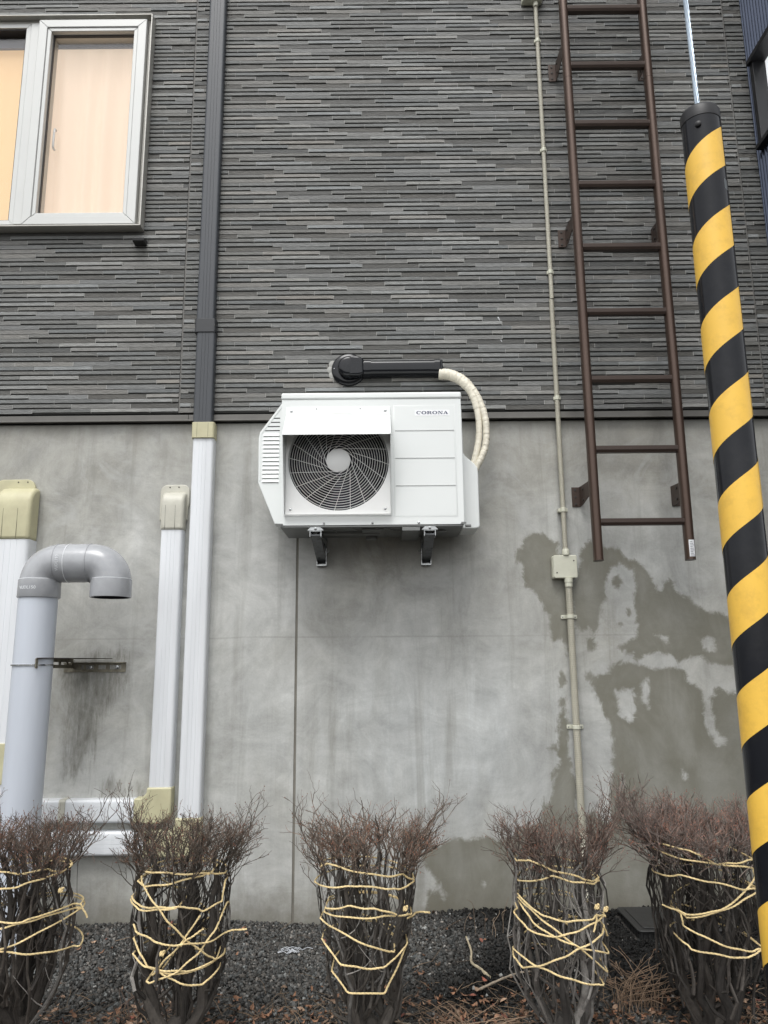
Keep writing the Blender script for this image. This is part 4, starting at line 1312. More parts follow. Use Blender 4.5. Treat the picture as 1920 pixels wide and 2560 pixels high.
def junction_box(x0, x1, z0, z1, y0, label):
    e = empty('junction_box', ((x0 + x1) / 2, y0, z0), label, 'junction box')
    m = MB(); m.prism(rrect(x0 - 0.003, x1 - 0.004, z0 - 0.001, z1 - 0.002, 0.008), 'y', y0 - 0.032, y0); m.build('back_box', M['beigeb'], e, bevel=0.003)
    m = MB(); m.prism(rrect(x0, x1, z0, z1, 0.009), 'y', y0 - 0.044, y0 - 0.0322); ld = m.build('lid', M['beigeb'], e, bevel=0.003, seg=3)
    screw(ld, x1 - 0.016, y0 - 0.0442, z1 - 0.027, 0.0035); screw(ld, x0 + 0.015, y0 - 0.0442, z0 + 0.026, 0.0035)
    return e


junction_box(0.819, 0.934, 1.492, 1.603, -0.001, 'square beige junction box in the middle of the conduit, below the ladder level')
junction_box(0.808, 0.924, 4.757, 4.87, -0.028, 'beige junction box at the very top of the conduit, beside the top of the ladder')

# ------------------------------------------------------------------ ladder
e = empty('ladder', (1.21, -0.2, 1.50), 'dark bronze metal ladder fixed to the wall and ending above the ground', 'ladder')
LXa, LXb, LY = 0.9945, 1.4225, -0.200


def rail_prof(cx):
    out = []
    for i in range(16):
        a = 2 * PI * i / 16
        c, s = math.cos(a), math.sin(a)
        out.append((cx + 0.0215 * math.copysign(abs(c) ** 0.75, c), LY + 0.030 * math.copysign(abs(s) ** 0.75, s)))
    return out


for cx in (LXa, LXb):
    m = MB(); m.prism(rail_prof(cx), 'z', 1.557, 4.12); r_ = m.build('rail', M['brown'], e, smooth=True, angle=50)
    m = MB(); m.prism(rail_prof(cx), 'z', 4.1215, ZT - 0.2); m.build('rail', M['brown'], e, smooth=True, angle=50)
    m = MB(); m.prism([(cx + (a - cx) * 1.02, LY + (b_ - LY) * 1.02) for a, b_ in rail_prof(cx)], 'z', 1.5525, 1.5568); m.build('end_cap', M['brownd'], r_)
for k in range(14):
    z_ = 1.735 + 0.3525 * k
    if z_ > 6.1: break
    prof = [(LY - 0.019, z_ + 0.015), (LY - 0.019, z_ - 0.004), (LY - 0.012, z_ - 0.016), (LY + 0.012, z_ - 0.016), (LY + 0.019, z_ - 0.004), (LY + 0.019, z_ + 0.015)]
    for g_ in range(5):
        yy = LY + 0.015 - 0.0065 * g_
        prof += [(yy, z_ + 0.016), (yy - 0.0015, z_ + 0.0145), (yy - 0.003, z_ + 0.016)]
    m = MB(); m.prism(prof, 'x', LXa + 0.019, LXb - 0.019)
    rg = m.build('rung', M['brownd'], e, label=None)
    m = MB()
    for g_ in range(3): m.box(LXa + 0.022, LXb - 0.022, LY - 0.0200, LY - 0.0191, z_ - 0.001 + 0.0055 * g_, z_ + 0.0012 + 0.0055 * g_)
    m.build('tread_ridge', M['brownd'], rg)
for z_, hh in ((1.90, 0.05), (3.298, 0.05), (4.31, 0.053), (5.6, 0.05)):
    yw = -0.001 if z_ < 2.2 else -0.029
    for cx, s in ((LXa, -1), (LXb, 1)):
        inner = cx + s * -0.004 if s < 0 else cx + 0.03
        if s < 0: fx0, fx1, ax_ = 0.937, 0.978, 0.9755
        else: fx0, fx1, ax_ = 1.433, 1.474, 1.4335
        m = MB(); m.box(fx0, fx1, yw - 0.004, yw, z_ - hh, z_ + hh)
        fl = m.build('bracket_flange', M['brownd'], e, bevel=0.001)
        for dz in (-0.036, 0.0, 0.036):
            xx = fx0 + 0.018 if s < 0 else fx1 - 0.018
            m = MB(); m.lathe((xx, yw - 0.0041, z_ + dz), (0, -1, 0), [(0.006, 0), (0.006, 0.003), (0.003, 0.0032)], 6); m.build('bolt', M['screw'], fl)
        m = MB(); m.prism([(yw - 0.004, z_ - hh), (yw - 0.004, z_ + hh), (LY + 0.01, z_ + hh - 0.012), (LY + 0.01, z_ - hh + 0.020), (yw - 0.05, z_ - hh)], 'x', ax_, ax_ + 0.0035)
        am = m.build('bracket_arm', M['brownd'], e)
        for dz in (-0.030, 0.025):
            m = MB(); m.lathe((ax_, -0.075, z_ + dz), (-1, 0, 0), [(0.007, 0), (0.007, 0.004), (0.003, 0.0045)], 6); m.build('bolt', M['screw'], am)
m = MB()
vs, fs = [], []
for j in range(2):
    for i in range(7):
        a = math.radians(-90 - 28 + 56 * i / 6)
        c, s = math.cos(a), math.sin(a)
        vs.append((LXb + 0.0218 * math.copysign(abs(c) ** 0.75, c) * 1.02, LY + 0.0302 * math.copysign(abs(s) ** 0.75, s) * 1.01, 1.566 + 0.078 * j))
for i in range(6): fs.append((i, i + 1, 8 + i, 7 + i))
m.add(vs, fs)
st = m.build('sticker', M['sticker'], e, fix=False)
m = MB()
for j in range(9):
    w_ = 0.009 - 0.003 * ((j * 7) % 3) / 2
    m.box(LXb - 0.009, LXb - 0.009 + w_ * 2, LY - 0.0316, LY - 0.0311, 1.571 + 0.0078 * j, 1.5735 + 0.0078 * j)
m.build('print', M['stickert'], st)

# ------------------------------------------------------------------ guy wire with its striped guard
GXc, GYc, GR = 0.7785, -2.10, 0.0445
e = empty('guy_guard', (GXc, GYc, 0.0), 'tall black tube guard with spiral yellow stripes standing in front of the rightmost shrub', 'post guard')
m = MB(); m.tube([(GXc + 0.004, GYc, -0.08), (GXc, GYc, 2.385)], GR, 48); m.build('tube', M['blk'], e, smooth=True)
P_ = 0.2065
turns = int(2.45 / P_) + 1
for k in range(-1, 13):
    m = MB()
    n = 48
    vs, fs = [], []
    zt0 = 2.360 - P_ * k
    for i in range(n + 1):
        a = 2 * PI * i / n
        ang = -a                                  # from the right side round the front to the left
        zt = zt0 - P_ * i / n
        for zz_ in (zt, zt - P_ * 0.5):
            zc_ = min(2.3605, max(-0.05, zz_))
            xo = 0.004 * (1 - zc_ / 2.385)
            vs.append((GXc + xo + (GR + 0.0006) * math.cos(ang), GYc + (GR + 0.0006) * math.sin(ang), zc_))
    for i in range(n):
        if abs(vs[2 * i][2] - vs[2 * i + 1][2]) < 1e-5 and abs(vs[2 * i + 2][2] - vs[2 * i + 3][2]) < 1e-5: continue
        fs.append((2 * i, 2 * i + 1, 2 * i + 3, 2 * i + 2))
    if not fs: continue
    m.add(vs, fs)
    if k == -1: continue
    m.build('yellow_stripe', M['yel'], e, smooth=True, fix=False)
m = MB(); m.lathe((GXc, GYc, 2.362), (0, 0, 1), [(GR, 0), (GR + 0.0012, 0.001), (GR + 0.0012, 0.026), (GR - 0.002, 0.033), (GR - 0.008, 0.036), (0.006, 0.038)], 48); m.build('cap', M['blkcap'], e, smooth=True, angle=40)
m = MB(); m.box(GXc + GR * .80 - .001, GXc + GR * .80 + .001, GYc - GR * .62 - .0012, GYc - GR * .58, -0.05, 2.36); m.build('split_seam', M['dark'], e)
a_ = math.radians(-122)
m = MB(); m.lathe((GXc + GR * math.cos(a_), GYc + GR * math.sin(a_), 2.337), (math.cos(a_), math.sin(a_), 0), [(0.0075, -0.002), (0.0075, 0.004), (0.005, 0.006)], 16); m.build('plug', M['blkcap'], e, smooth=True, angle=40)
m = MB()
vs, fs = [], []
for j in range(2):
    for i in range(6):
        a = math.radians(-58 + 30 * i / 5)
        vs.append((GXc + (GR + .0004) * math.cos(a), GYc + (GR + .0004) * math.sin(a), 2.168 + 0.026 * j - 0.002 * i / 5))
for i in range(5): fs.append((i, i + 1, 7 + i, 6 + i))
m.add(vs, fs); m.build('tape_patch', mat('grey_tape', (0.07, 0.08, 0.085), 0.4), e, fix=False)
e = empty('guy_wire', (GXc, GYc, 2.39), 'pale twisted steel guy wire rising out of the striped guard', 'wire')
for k in range(7):
    m = MB()
    pts = []
    N_ = 150
    for i in range(N_ + 1):
        t = i / N_
        z_ = 2.395 + 1.9 * t
        if k == 6: ox = oy = 0
        else:
            a = z_ * 2 * PI / 0.11 + k * PI / 3
            ox, oy = 0.0042 * math.cos(a), 0.0042 * math.sin(a)
        pts.append((0.7755 - 0.0075 * (z_ - 2.4) / .31 * 0.35 + ox, GYc + oy - 0.0, z_))
    m.tube(pts, 0.0022, 6); m.build('strand', M['wire'], e, smooth=True)

# ------------------------------------------------------------------ neighbouring building, side wall coming towards us
nb = empty('neighbour_building', (2.06, -0.6, -0.05), 'dark blue corrugated metal building with a black framed window at the right edge', 'building')
m = MB()
NX, NP = 2.062, 0.0285
ys = []
y = 0.35
prof = []
WYa, WYb, WZa, WZb = -0.085, -0.80, 3.80, 4.315
def corr(y): return NX - 0.0075 + 0.0075 * math.cos(2 * PI * y / NP)
for (ya, yb_, za, zb) in ((0.3, WYa, -0.3, 6.8), (WYa, WYb, -0.3, WZa), (WYa, WYb, WZb, 6.8), (WYb, -1.6, -0.3, 6.8)):
    n = max(2, int(abs(ya - yb_) / (NP / 8)))
    yy = [ya + (yb_ - ya) * i / n for i in range(n + 1)]
    base = len(m.v)
    for q in yy: m.v += [(corr(q), q, za), (corr(q), q, zb)]
    for i in range(n): m.f.append((base + 2 * i, base + 2 * i + 1, base + 2 * i + 3, base + 2 * i + 2))
m.build('corrugated_cladding', M['navy'], nb, smooth=True, fix=False, angle=80)
m = MB(); m.box(NX + 0.0005, NX + 0.12, -1.6, WYb - 0.01, -0.3, 6.8); m.box(NX + 0.0005, NX + 0.12, WYa + 0.01, 0.3, -0.3, 6.8); m.box(NX + .0005, NX + .12, WYb - .0099, WYa + .0099, -0.3, WZa - .01); m.box(NX + .0005, NX + .12, WYb - .0099, WYa + .0099, WZb + .01, 6.8)
m.build('wall_core', M['navy'], nb)
m = MB()
for (a, c, d_, f_) in ((WYb - .03, WYa + .012, WZb - .012, WZb + .016), (WYb - .03, WYa + .012, WZa - .016, WZa + .010)):
    m.box(NX - 0.045, NX + 0.06, a, c, d_, f_)
m.box(NX - 0.030, NX + 0.06, WYa - 0.03, WYa + 0.006, WZa + .0102, WZb - .0122); m.box(NX - 0.030, NX + 0.06, WYb - 0.02, WYb + 0.03, WZa + .0102, WZb - .0122)
wf = m.build('window_frame', M['bframe'], nb, bevel=0.002)
m = MB(); m.box(NX + 0.02, NX + 0.025, WYb + 0.03, WYa - 0.03, WZa + 0.01, WZb - 0.012); m.build('pane', M['glass'], wf)
bl = mat('glowing_white_blind', (0.85, 0.86, 0.86), 0.7)
bl.node_tree.nodes['Principled BSDF'].inputs['Emission Color'].default_value = (0.95, 0.98, 1, 1)
bl.node_tree.nodes['Principled BSDF'].inputs['Emission Strength'].default_value = 0.55  # brightness of the window put in as emission; the blind is no lamp
m = MB(); m.box(NX + 0.04, NX + 0.045, WYb + 0.02, WYa - 0.02, WZa + 0.0, WZb); m.build('blind', bl, wf)

# ------------------------------------------------------------------ black plastic meter box in the gravel
e = empty('meter_box', (1.17, -0.23, 0.0), 'low black plastic meter box set in the gravel against the wall', 'meter box')
m = MB(); m.prism([(1.020, -0.375), (1.36, -0.375), (1.36, -0.085), (1.020, -0.085)], 'z', -0.06, 0.022); bb = m.build('body', M['boxblk'], e, bevel=0.004)
for i in range(16):
    x_ = 1.03 + i * 0.0205
    m = MB(); m.box(x_, x_ + 0.006, -0.381, -0.3755, -0.03, 0.014); m.build('rib', M['boxblk'], bb)
for i in range(13):
    y_ = -0.37 + i * 0.0205
    m = MB(); m.box(1.0145, 1.0195, y_, y_ + 0.006, -0.03, 0.014); m.build('rib', M['boxblk'], bb)
m = MB(); m.prism(rrect(1.008, 1.372, -0.388, -0.072, 0.02), 'z', 0.0222, 0.030); m.build('lid', M['boxblk'], e, bevel=0.003)
m = MB(); m.prism(rrect(1.035, 1.345, -0.360, -0.100, 0.012), 'z', 0.0302, 0.034); m.build('lid_panel', M['boxblk'], e, bevel=0.002)


# ------------------------------------------------------------------ gravel
def link_np(name, V, F, mt, colr=None, parent=None):
    me = bpy.data.meshes.new(name)
    nv, nf, k = len(V), len(F), F.shape[1]
    me.vertices.add(nv)
    me.vertices.foreach_set('co', V.astype(np.float32).ravel())
    me.loops.add(nf * k)
    me.loops.foreach_set('vertex_index', F.astype(np.int32).ravel())
    me.polygons.add(nf)
    me.polygons.foreach_set('loop_start', np.arange(0, nf * k, k, dtype=np.int32))
    me.polygons.foreach_set('loop_total', np.full(nf, k, dtype=np.int32))
    me.update(calc_edges=True)
    if colr is not None:
        a = me.color_attributes.new('col', 'FLOAT_COLOR', 'POINT')
        a.data.foreach_set('color', np.concatenate([colr, np.ones((nv, 1))], 1).astype(np.float32).ravel())
    me.materials.append(mt)
    o = bpy.data.objects.new(name, me)
    COL.objects.link(o)
    if parent is not None: o.parent = parent
    return o


nr = np.random.RandomState(5)


def gh_arr(x, y): return np.array([ground_h(a, c) for a, c in zip(x, y)])


N = 150000
gxs = nr.uniform(-2.4, 2.05, N)
gys = -1.75 + 1.75 * nr.rand(N)
keep = np.abs(gxs) < 1.15 + (gys + 1.75) * 0.62
box_ = (gxs > 1.0) & (gxs < 1.38) & (gys > -0.39) & (gys < -0.07)
keep &= ~box_
gxs, gys = gxs[keep], gys[keep]
n = len(gxs)
size = np.clip(nr.lognormal(math.log(0.0041), 0.34, n), 0.0022, 0.0105)
cube = np.array([(-1, -1, -1), (1, -1, -1), (1, 1, -1), (-1, 1, -1), (-1, -1, 1), (1, -1, 1), (1, 1, 1), (-1, 1, 1)], float)
cf = np.array([(0, 3, 2, 1), (4, 5, 6, 7), (0, 1, 5, 4), (1, 2, 6, 5), (2, 3, 7, 6), (3, 0, 4, 7)])
V = cube[None] * (0.72 + 0.55 * nr.rand(n, 8, 1)) + nr.uniform(-.28, .28, (n, 8, 3))
V[:, 4:, :2] *= 0.72
V *= (np.stack([size * nr.uniform(.8, 1.25, n), size * nr.uniform(.7, 1.1, n), size * nr.uniform(.5, .8, n)], 1))[:, None, :]
q = nr.normal(size=(n, 4))
q /= np.linalg.norm(q, axis=1, keepdims=True)
w_, x_, y_, z_ = q.T
R3 = np.stack([1 - 2 * (y_ ** 2 + z_ ** 2), 2 * (x_ * y_ - z_ * w_), 2 * (x_ * z_ + y_ * w_), 2 * (x_ * y_ + z_ * w_), 1 - 2 * (x_ ** 2 + z_ ** 2), 2 * (y_ * z_ - x_ * w_),
               2 * (x_ * z_ - y_ * w_), 2 * (y_ * z_ + x_ * w_), 1 - 2 * (x_ ** 2 + y_ ** 2)], 1).reshape(n, 3, 3)
V = np.einsum('nij,nkj->nki', R3, V)
gz = gh_arr(gxs, gys) + nr.uniform(-0.002, 0.010, n)
V += np.stack([gxs, gys, gz], 1)[:, None, :]
# stones are black and damp on the right, greyer and dusty on the left and in front
wetness = np.clip((gxs - 0.05 + 0.15 * np.sin(gys * 5)) / 0.35, 0, 1) * np.clip((gys + 1.02 + 0.08 * np.sin(gxs * 7)) / 0.18, 0, 1)
base = 0.070 * (1 - wetness) + 0.0085 * wetness
tone = base * nr.lognormal(0, 0.38, n)
lt = nr.rand(n) < 0.03 * (1 - wetness) + .004
tone[lt] = nr.uniform(0.14, 0.30, lt.sum())
tint = nr.uniform(-0.08, 0.08, n)
C = np.stack([tone * (1.02 + tint), tone, tone * (0.94 - tint * .6)], 1)
o = link_np('gravel', V.reshape(-1, 3), (cf[None] + 8 * np.arange(n)[:, None, None]).reshape(-1, 4), M['gravel'], np.repeat(C, 8, 0))
tag(o, 'dark crushed stone gravel covering the bed, damp and black on the right', 'gravel', kind='stuff')

# ------------------------------------------------------------------ leaf litter, broken twigs, dry stalks
lr = random.Random(3)
V, F, C = [], [], []


def litter_density():
    while True:
        x, y = lr.uniform(-1.5, 1.5), lr.uniform(-1.62, -0.02)
        p = min(1, max(0, (-0.74 - y) / 0.28)) ** 1.3 + 0.028
        p *= 0.25 + 1.1 * max(0, mnoise.noise(Vector((x * 3.2, y * 3.2, 7))) + 0.35) * (1.35 if 0.0 < x < 0.95 else 0.75)
        if lr.random() < p: return x, y


for i in range(3800):
    x, y = litter_density()
    z = ground_h(x, y) + lr.uniform(0.008, 0.022)
    Ls = lr.uniform(0.006, 0.017)
    Ws = Ls * lr.uniform(0.35, 0.6)
    a = lr.uniform(0, 2 * PI)
    ux = Vector((math.cos(a), math.sin(a), lr.uniform(-.5, .5))).normalized()
    up = Vector((lr.uniform(-.6, .6), lr.uniform(-.6, .6), 1)).normalized()
    uy = up.cross(ux).normalized()
    up = ux.cross(uy)
    cur = lr.uniform(-.5, .9)
    c = Vector((x, y, z))
    b0 = len(V)
    rows = [(-1, 0.05), (-.35, .9), (.3, .85), (1, 0.03)]
    for t, wd in rows:
        mid = c + ux * t * Ls + up * (cur * Ls * t * t)
        V += [mid - uy * Ws * wd + up * Ws * .35, mid, mid + uy * Ws * wd + up * Ws * .35]
    for r in range(3):
        for k in range(2):
            q = b0 + r * 3 + k
            F.append((q, q + 1, q + 4, q + 3))
    k = lr.random()
    col = (0.225, 0.118, 0.068) if k < .55 else (0.14, 0.085, 0.055) if k < .8 else (0.30, 0.20, 0.135) if k < .95 else (0.20, 0.07, 0.045)
    s = lr.uniform(.6, 1.3)
    C += [tuple(v * s for v in col)] * 12
o = link_np('leaf_litter', np.array([tuple(v) for v in V]), np.array(F), M['leaf'], np.array(C))
tag(o, 'scattered reddish brown dead leaves lying between the shrubs at the front', 'leaves', kind='stuff')

mb = MB()
for i in range(1900):
    x, y = litter_density()
    z = ground_h(x, y) + 0.014
    a = lr.uniform(0, PI)
    ln = lr.uniform(0.02, 0.11)
    t = lr.uniform(.3, 1.2)
    mb.col = tuple(v * t for v in (0.20, 0.14, 0.09))
    d = Vector((math.cos(a), math.sin(a), lr.uniform(-.1, .35)))
    p = Vector((x, y, z))
    k = Vector((lr.uniform(-.2, .2), lr.uniform(-.2, .2), lr.uniform(0, .15)))
    mb.tube([p, p + (d + k) * ln * .5, p + d * ln], [lr.uniform(.0007, .0016), .001, .0005], 4, caps=False)
o = mb.build('twig_litter', M['grass'], None, fix=False)
tag(o, 'thin broken brown twigs scattered over the front of the gravel', 'twigs', kind='stuff')


def stick(pts, r0, r1, c, label):
    mb = MB(); mb.col = c
    P = smooth_path([Vector(p) + Vector((0, 0, ground_h(p[0], p[1]))) for p in pts], 6)
    n = len(P)
    mb.tube(P, [(r0 + (r1 - r0) * i / (n - 1)) * (1 + .15 * math.sin(i * 2.1)) for i in range(n)], 8)
    o = mb.build('stick', M['bark'], None, smooth=True, origin=P[0])
    tag(o, label, 'stick')


stick([(0.314, -0.392, 0.03), (0.322, -0.50, 0.022), (0.312, -0.60, 0.020), (0.336, -0.66, 0.016), (0.362, -0.73, 0.014)], 0.0035, 0.006, (0.34, 0.29, 0.20), 'pale bent stick lying on the black gravel between the third and fourth shrub')
stick([(0.312, -0.840, 0.022), (0.39, -0.80, 0.030), (0.46, -0.76, 0.030), (0.52, -0.735, 0.022)], 0.0045, 0.003, (0.30, 0.25, 0.19), 'long straight pale stick lying left of the fourth shrub base')
stick([(0.02, -1.04, 0.02), (0.09, -1.08, 0.025), (0.20, -1.10, 0.02), (0.27, -1.07, 0.03)], 0.003, 0.002, (0.24, 0.20, 0.15), 'thin grey-brown stick among the leaves at the bottom of the picture')
stick([(-0.02, -1.10, 0.02), (-0.10, -1.03, 0.03), (-0.15, -0.99, 0.02)], 0.003, 0.002, (0.17, 0.14, 0.11), 'short dark stick beside the base of the third shrub')
for (cx, cy, lab) in ((-0.40, -0.385, 'scrap of white netting on the gravel left of the third shrub'), (-0.86, -0.62, 'scrap of white netting on the gravel left of the second shrub')):
    mb = MB(); mb.col = (0.45, 0.47, 0.50)
    for i in range(16):
        a = lr.uniform(-.4, .4)
        p = Vector((cx + lr.uniform(-.055, .055), cy + lr.uniform(-.025, .025), 0))
        d = Vector((math.cos(a), math.sin(a), 0)) * lr.uniform(.015, .05)
        z0_ = ground_h(cx, cy) + .016
        mb.tube([p + Vector((0, 0, z0_)), p + d * .5 + Vector((0, .006, z0_ + .006)), p + d + Vector((0, 0, z0_))], 0.0013, 4)
    o = mb.build('net_scrap', M['grass'], None, origin=(cx, cy, 0)); tag(o, lab, 'netting')


def dry_clump(cx, cy, n, spread, hgt, label, colr, seed):
    r = random.Random(seed)
    mb = MB()
    for i in range(n):
        a = r.uniform(0, 2 * PI)
        s = r.uniform(.2, 1) * spread
        h = r.uniform(.4, 1) * hgt
        p0 = Vector((cx + r.uniform(-.09, .09), cy + r.uniform(-.06, .06), ground_h(cx, cy)))
        p3 = p0 + Vector((math.cos(a) * s, math.sin(a) * s * .7, h))
        p1 = p0 + Vector((math.cos(a) * s * .15, math.sin(a) * s * .1, h * .5))
        p2 = p0.lerp(p3, .75) + Vector((r.uniform(-.02, .02), 0, h * .12))
        t = r.uniform(.6, 1.3)
        mb.col = tuple(v * t for v in colr)
        mb.tube(smooth_path([p0, p1, p2, p3], 3), [r.uniform(.0008, .0014)] * 9 + [.0004], 4, caps=False)
    o = mb.build('stalks', M['grass'], None, fix=False, origin=(cx, cy, 0))
    o.name = 'dry_plant'
    tag(o, label, 'dry plant')


dry_clump(0.80, -0.98, 60, 0.26, 0.16, 'clump of fine dry brown stalks between the fourth and fifth shrub', (0.24, 0.165, 0.11), 4)
dry_clump(0.22, -1.13, 60, 0.30, 0.09, 'low clump of dry stalks left of the fourth shrub base', (0.22, 0.15, 0.10), 5)
dry_clump(-0.80, -0.98, 26, 0.12, 0.12, 'sparse dry twigs left of the second shrub base', (0.15, 0.10, 0.075), 6)
dry_clump(0.40, -0.30, 7, 0.05, 0.16, 'few thin bare shoots standing in the gravel near the wall', (0.24, 0.18, 0.13), 8)

# ------------------------------------------------------------------ bound shrubs
ROPES = {
 1: [
  [(-1.233,0.488),(-1.151,0.503),(-1.075,0.496),(-1.006,0.499),(-0.978,0.482)],
  [(-1.23,0.462),(-1.147,0.452),(-1.079,0.461),(-1.025,0.475),(-0.981,0.481)],
  [(-1.227,0.361),(-1.139,0.37),(-1.057,0.366),(-1.004,0.379),(-0.936,0.381)],
  [(-1.226,0.355),(-1.138,0.348),(-1.084,0.357),(-1.003,0.372),(-0.932,0.368)],
  [(-1.22,0.286),(-1.133,0.297),(-1.106,0.296),(-1.034,0.322),(-0.942,0.362)],
  [(-1.222,0.305),(-1.133,0.297),(-1.064,0.285),(-0.996,0.272),(-0.93,0.262)],
  [(-0.936,0.382),(-0.923,0.365),(-0.91,0.343)],
 ],
 2: [
  [(-0.716,0.49),(-0.678,0.498),(-0.607,0.494),(-0.525,0.484),(-0.492,0.47)],
  [(-0.743,0.459),(-0.706,0.454),(-0.633,0.466),(-0.552,0.481),(-0.525,0.483)],
  [(-0.729,0.475),(-0.723,0.459),(-0.669,0.409),(-0.634,0.368),(-0.589,0.323),(-0.539,0.274),(-0.506,0.24)],
  [(-0.765,0.413),(-0.722,0.398),(-0.668,0.402),(-0.614,0.404),(-0.565,0.398),(-0.541,0.385),(-0.495,0.397),(-0.489,0.45)],
  [(-0.771,0.402),(-0.727,0.389),(-0.662,0.396),(-0.606,0.403)],
  [(-0.746,0.347),(-0.734,0.33),(-0.683,0.319),(-0.642,0.304),(-0.588,0.303),(-0.513,0.297),(-0.425,0.309)],
  [(-0.747,0.305),(-0.721,0.275),(-0.692,0.243),(-0.639,0.228),(-0.574,0.223),(-0.493,0.241)],
  [(-0.747,0.261),(-0.698,0.241),(-0.639,0.235),(-0.575,0.229),(-0.493,0.239)],
  [(-0.692,0.201),(-0.674,0.202),(-0.599,0.233),(-0.547,0.274),(-0.509,0.323),(-0.484,0.385)],
  [(-0.675,0.219),(-0.64,0.26),(-0.594,0.304),(-0.546,0.375)],
  [(-0.652,0.231),(-0.595,0.199),(-0.538,0.183),(-0.502,0.208)],
  [(-0.594,0.301),(-0.573,0.318),(-0.536,0.335)],
 ],
 3: [
  [(-0.201,0.492),(-0.177,0.51),(-0.118,0.501),(-0.009,0.481),(0.046,0.476),(0.08,0.451)],
  [(-0.221,0.44),(-0.132,0.453),(-0.077,0.459),(-0.009,0.449),(0.032,0.44),(0.08,0.446)],
  [(-0.183,0.384),(-0.112,0.403),(-0.05,0.398),(-0.01,0.389),(0.031,0.369),(0.071,0.356)],
  [(-0.187,0.372),(-0.105,0.37),(-0.01,0.372),(0.058,0.363)],
  [(-0.2,0.349),(-0.118,0.321),(-0.011,0.276),(0.019,0.27)],
  [(-0.196,0.29),(-0.139,0.24),(-0.078,0.234),(-0.011,0.23),(0.057,0.276)],
  [(-0.165,0.21),(-0.115,0.164),(-0.012,0.16),(0.016,0.202),(0.057,0.276)],
  [(0.058,0.35),(0.085,0.348),(0.129,0.35)],
 ],
 4: [
  [(0.393,0.499),(0.423,0.512),(0.484,0.49),(0.565,0.468),(0.603,0.451),(0.633,0.455)],
  [(0.398,0.438),(0.483,0.472),(0.542,0.458),(0.61,0.445),(0.632,0.448)],
  [(0.397,0.398),(0.452,0.364),(0.52,0.354),(0.597,0.356),(0.613,0.363),(0.643,0.351)],
  [(0.396,0.393),(0.424,0.372),(0.474,0.336),(0.547,0.286),(0.638,0.207)],
  [(0.398,0.381),(0.426,0.341),(0.468,0.317),(0.532,0.293),(0.562,0.281),(0.646,0.256)],
  [(0.391,0.365),(0.384,0.346),(0.412,0.32),(0.46,0.311),(0.503,0.317),(0.56,0.333),(0.617,0.349),(0.643,0.354)],
  [(0.378,0.244),(0.425,0.229),(0.478,0.215),(0.542,0.196),(0.621,0.176)],
  [(0.378,0.221),(0.397,0.21),(0.443,0.234),(0.5,0.261),(0.552,0.284),(0.627,0.308),(0.634,0.33)],
  [(0.61,0.365),(0.607,0.346),(0.595,0.323)],
  [(0.633,0.328),(0.64,0.313),(0.647,0.297)],
 ],
 5: [
  [(0.833,0.538),(0.903,0.534),(0.969,0.501),(1.024,0.5),(1.093,0.505)],
  [(0.829,0.515),(0.9,0.505),(1.023,0.495),(1.091,0.481),(1.095,0.456),(1.043,0.418),(0.97,0.374),(0.887,0.353),(0.84,0.361)],
  [(0.833,0.445),(0.876,0.459),(0.964,0.45),(1.044,0.43),(1.102,0.424)],
  [(0.886,0.343),(0.97,0.371),(1.041,0.399),(1.101,0.42)],
  [(0.873,0.353),(0.877,0.319),(0.936,0.293),(1.001,0.271),(1.061,0.261),(1.098,0.264)],
  [(0.873,0.275),(0.892,0.259),(0.966,0.253),(1.039,0.245),(1.095,0.264)],
 ],
}
SH = {  # index: (cx, barrel radius table z->r, seed, top spread, top height, bark, twig colours, stems)
    1: dict(c=(-1.105, -1.20), R=[(-.06, .055), (.04, .065), (.10, .095), (.17, .138), (.30, .142), (.42, .140), (.50, .135), (.58, .20), (.66, .25)], top=.60, seed=21, bark=(.062, .052, .043), twig=(.110, .084, .066), lean=(0.0, 0)),
    2: dict(c=(-0.632, -1.20), R=[(-.06, .085), (.04, .090), (.10, .112), (.17, .130), (.30, .136), (.42, .142), (.48, .132), (.56, .19), (.64, .24)], top=.595, seed=22, bark=(.052, .045, .038), twig=(.100, .080, .063), lean=(0.05, 0)),
    3: dict(c=(-0.066, -1.20), R=[(-.06, .085), (.04, .090), (.12, .108), (.20, .118), (.30, .132), (.42, .150), (.50, .145), (.58, .19), (.64, .25)], top=.585, seed=23, bark=(.075, .066, .056), twig=(.145, .112, .088), lean=(0, 0)),
    4: dict(c=(0.526, -1.20), R=[(-.06, .085), (.04, .085), (.10, .108), (.17, .134), (.25, .138), (.35, .132), (.48, .118), (.54, .16), (.62, .21)], top=.575, seed=24, bark=(.095, .086, .077), twig=(.125, .092, .075), lean=(-0.01, 0)),
    5: dict(c=(1.00, -1.16), R=[(-.06, .125), (.08, .130), (.18, .145), (.30, .155), (.42, .155), (.50, .150), (.58, .24), (.68, .32)], top=.645, seed=25, bark=(.058, .050, .043), twig=(.185, .145, .125), lean=(-0.05, 0)),
}
ORD = {1: 'leftmost bare shrub, cut by the left edge of the picture, bound with straw rope', 2: 'second bare shrub from the left, standing in front of the white ducts',
       3: 'middle bare shrub below the air conditioner, bound with straw rope', 4: 'bare shrub with pale grey stems in front of the conduit, bound with knotted straw rope',
       5: 'rightmost bare shrub with a wide reddish twiggy crown behind the striped guard'}


def lerp_table(T, z):
    if z <= T[0][0]: return T[0][1]
    for (a, ra), (c, rc) in zip(T, T[1:]):
        if z <= c: return ra + (rc - ra) * (z - a) / (c - a)
    return T[-1][1]


def seg_tube(mb, pts, rads, n):
    mb.tube(pts, rads, n, caps=False)


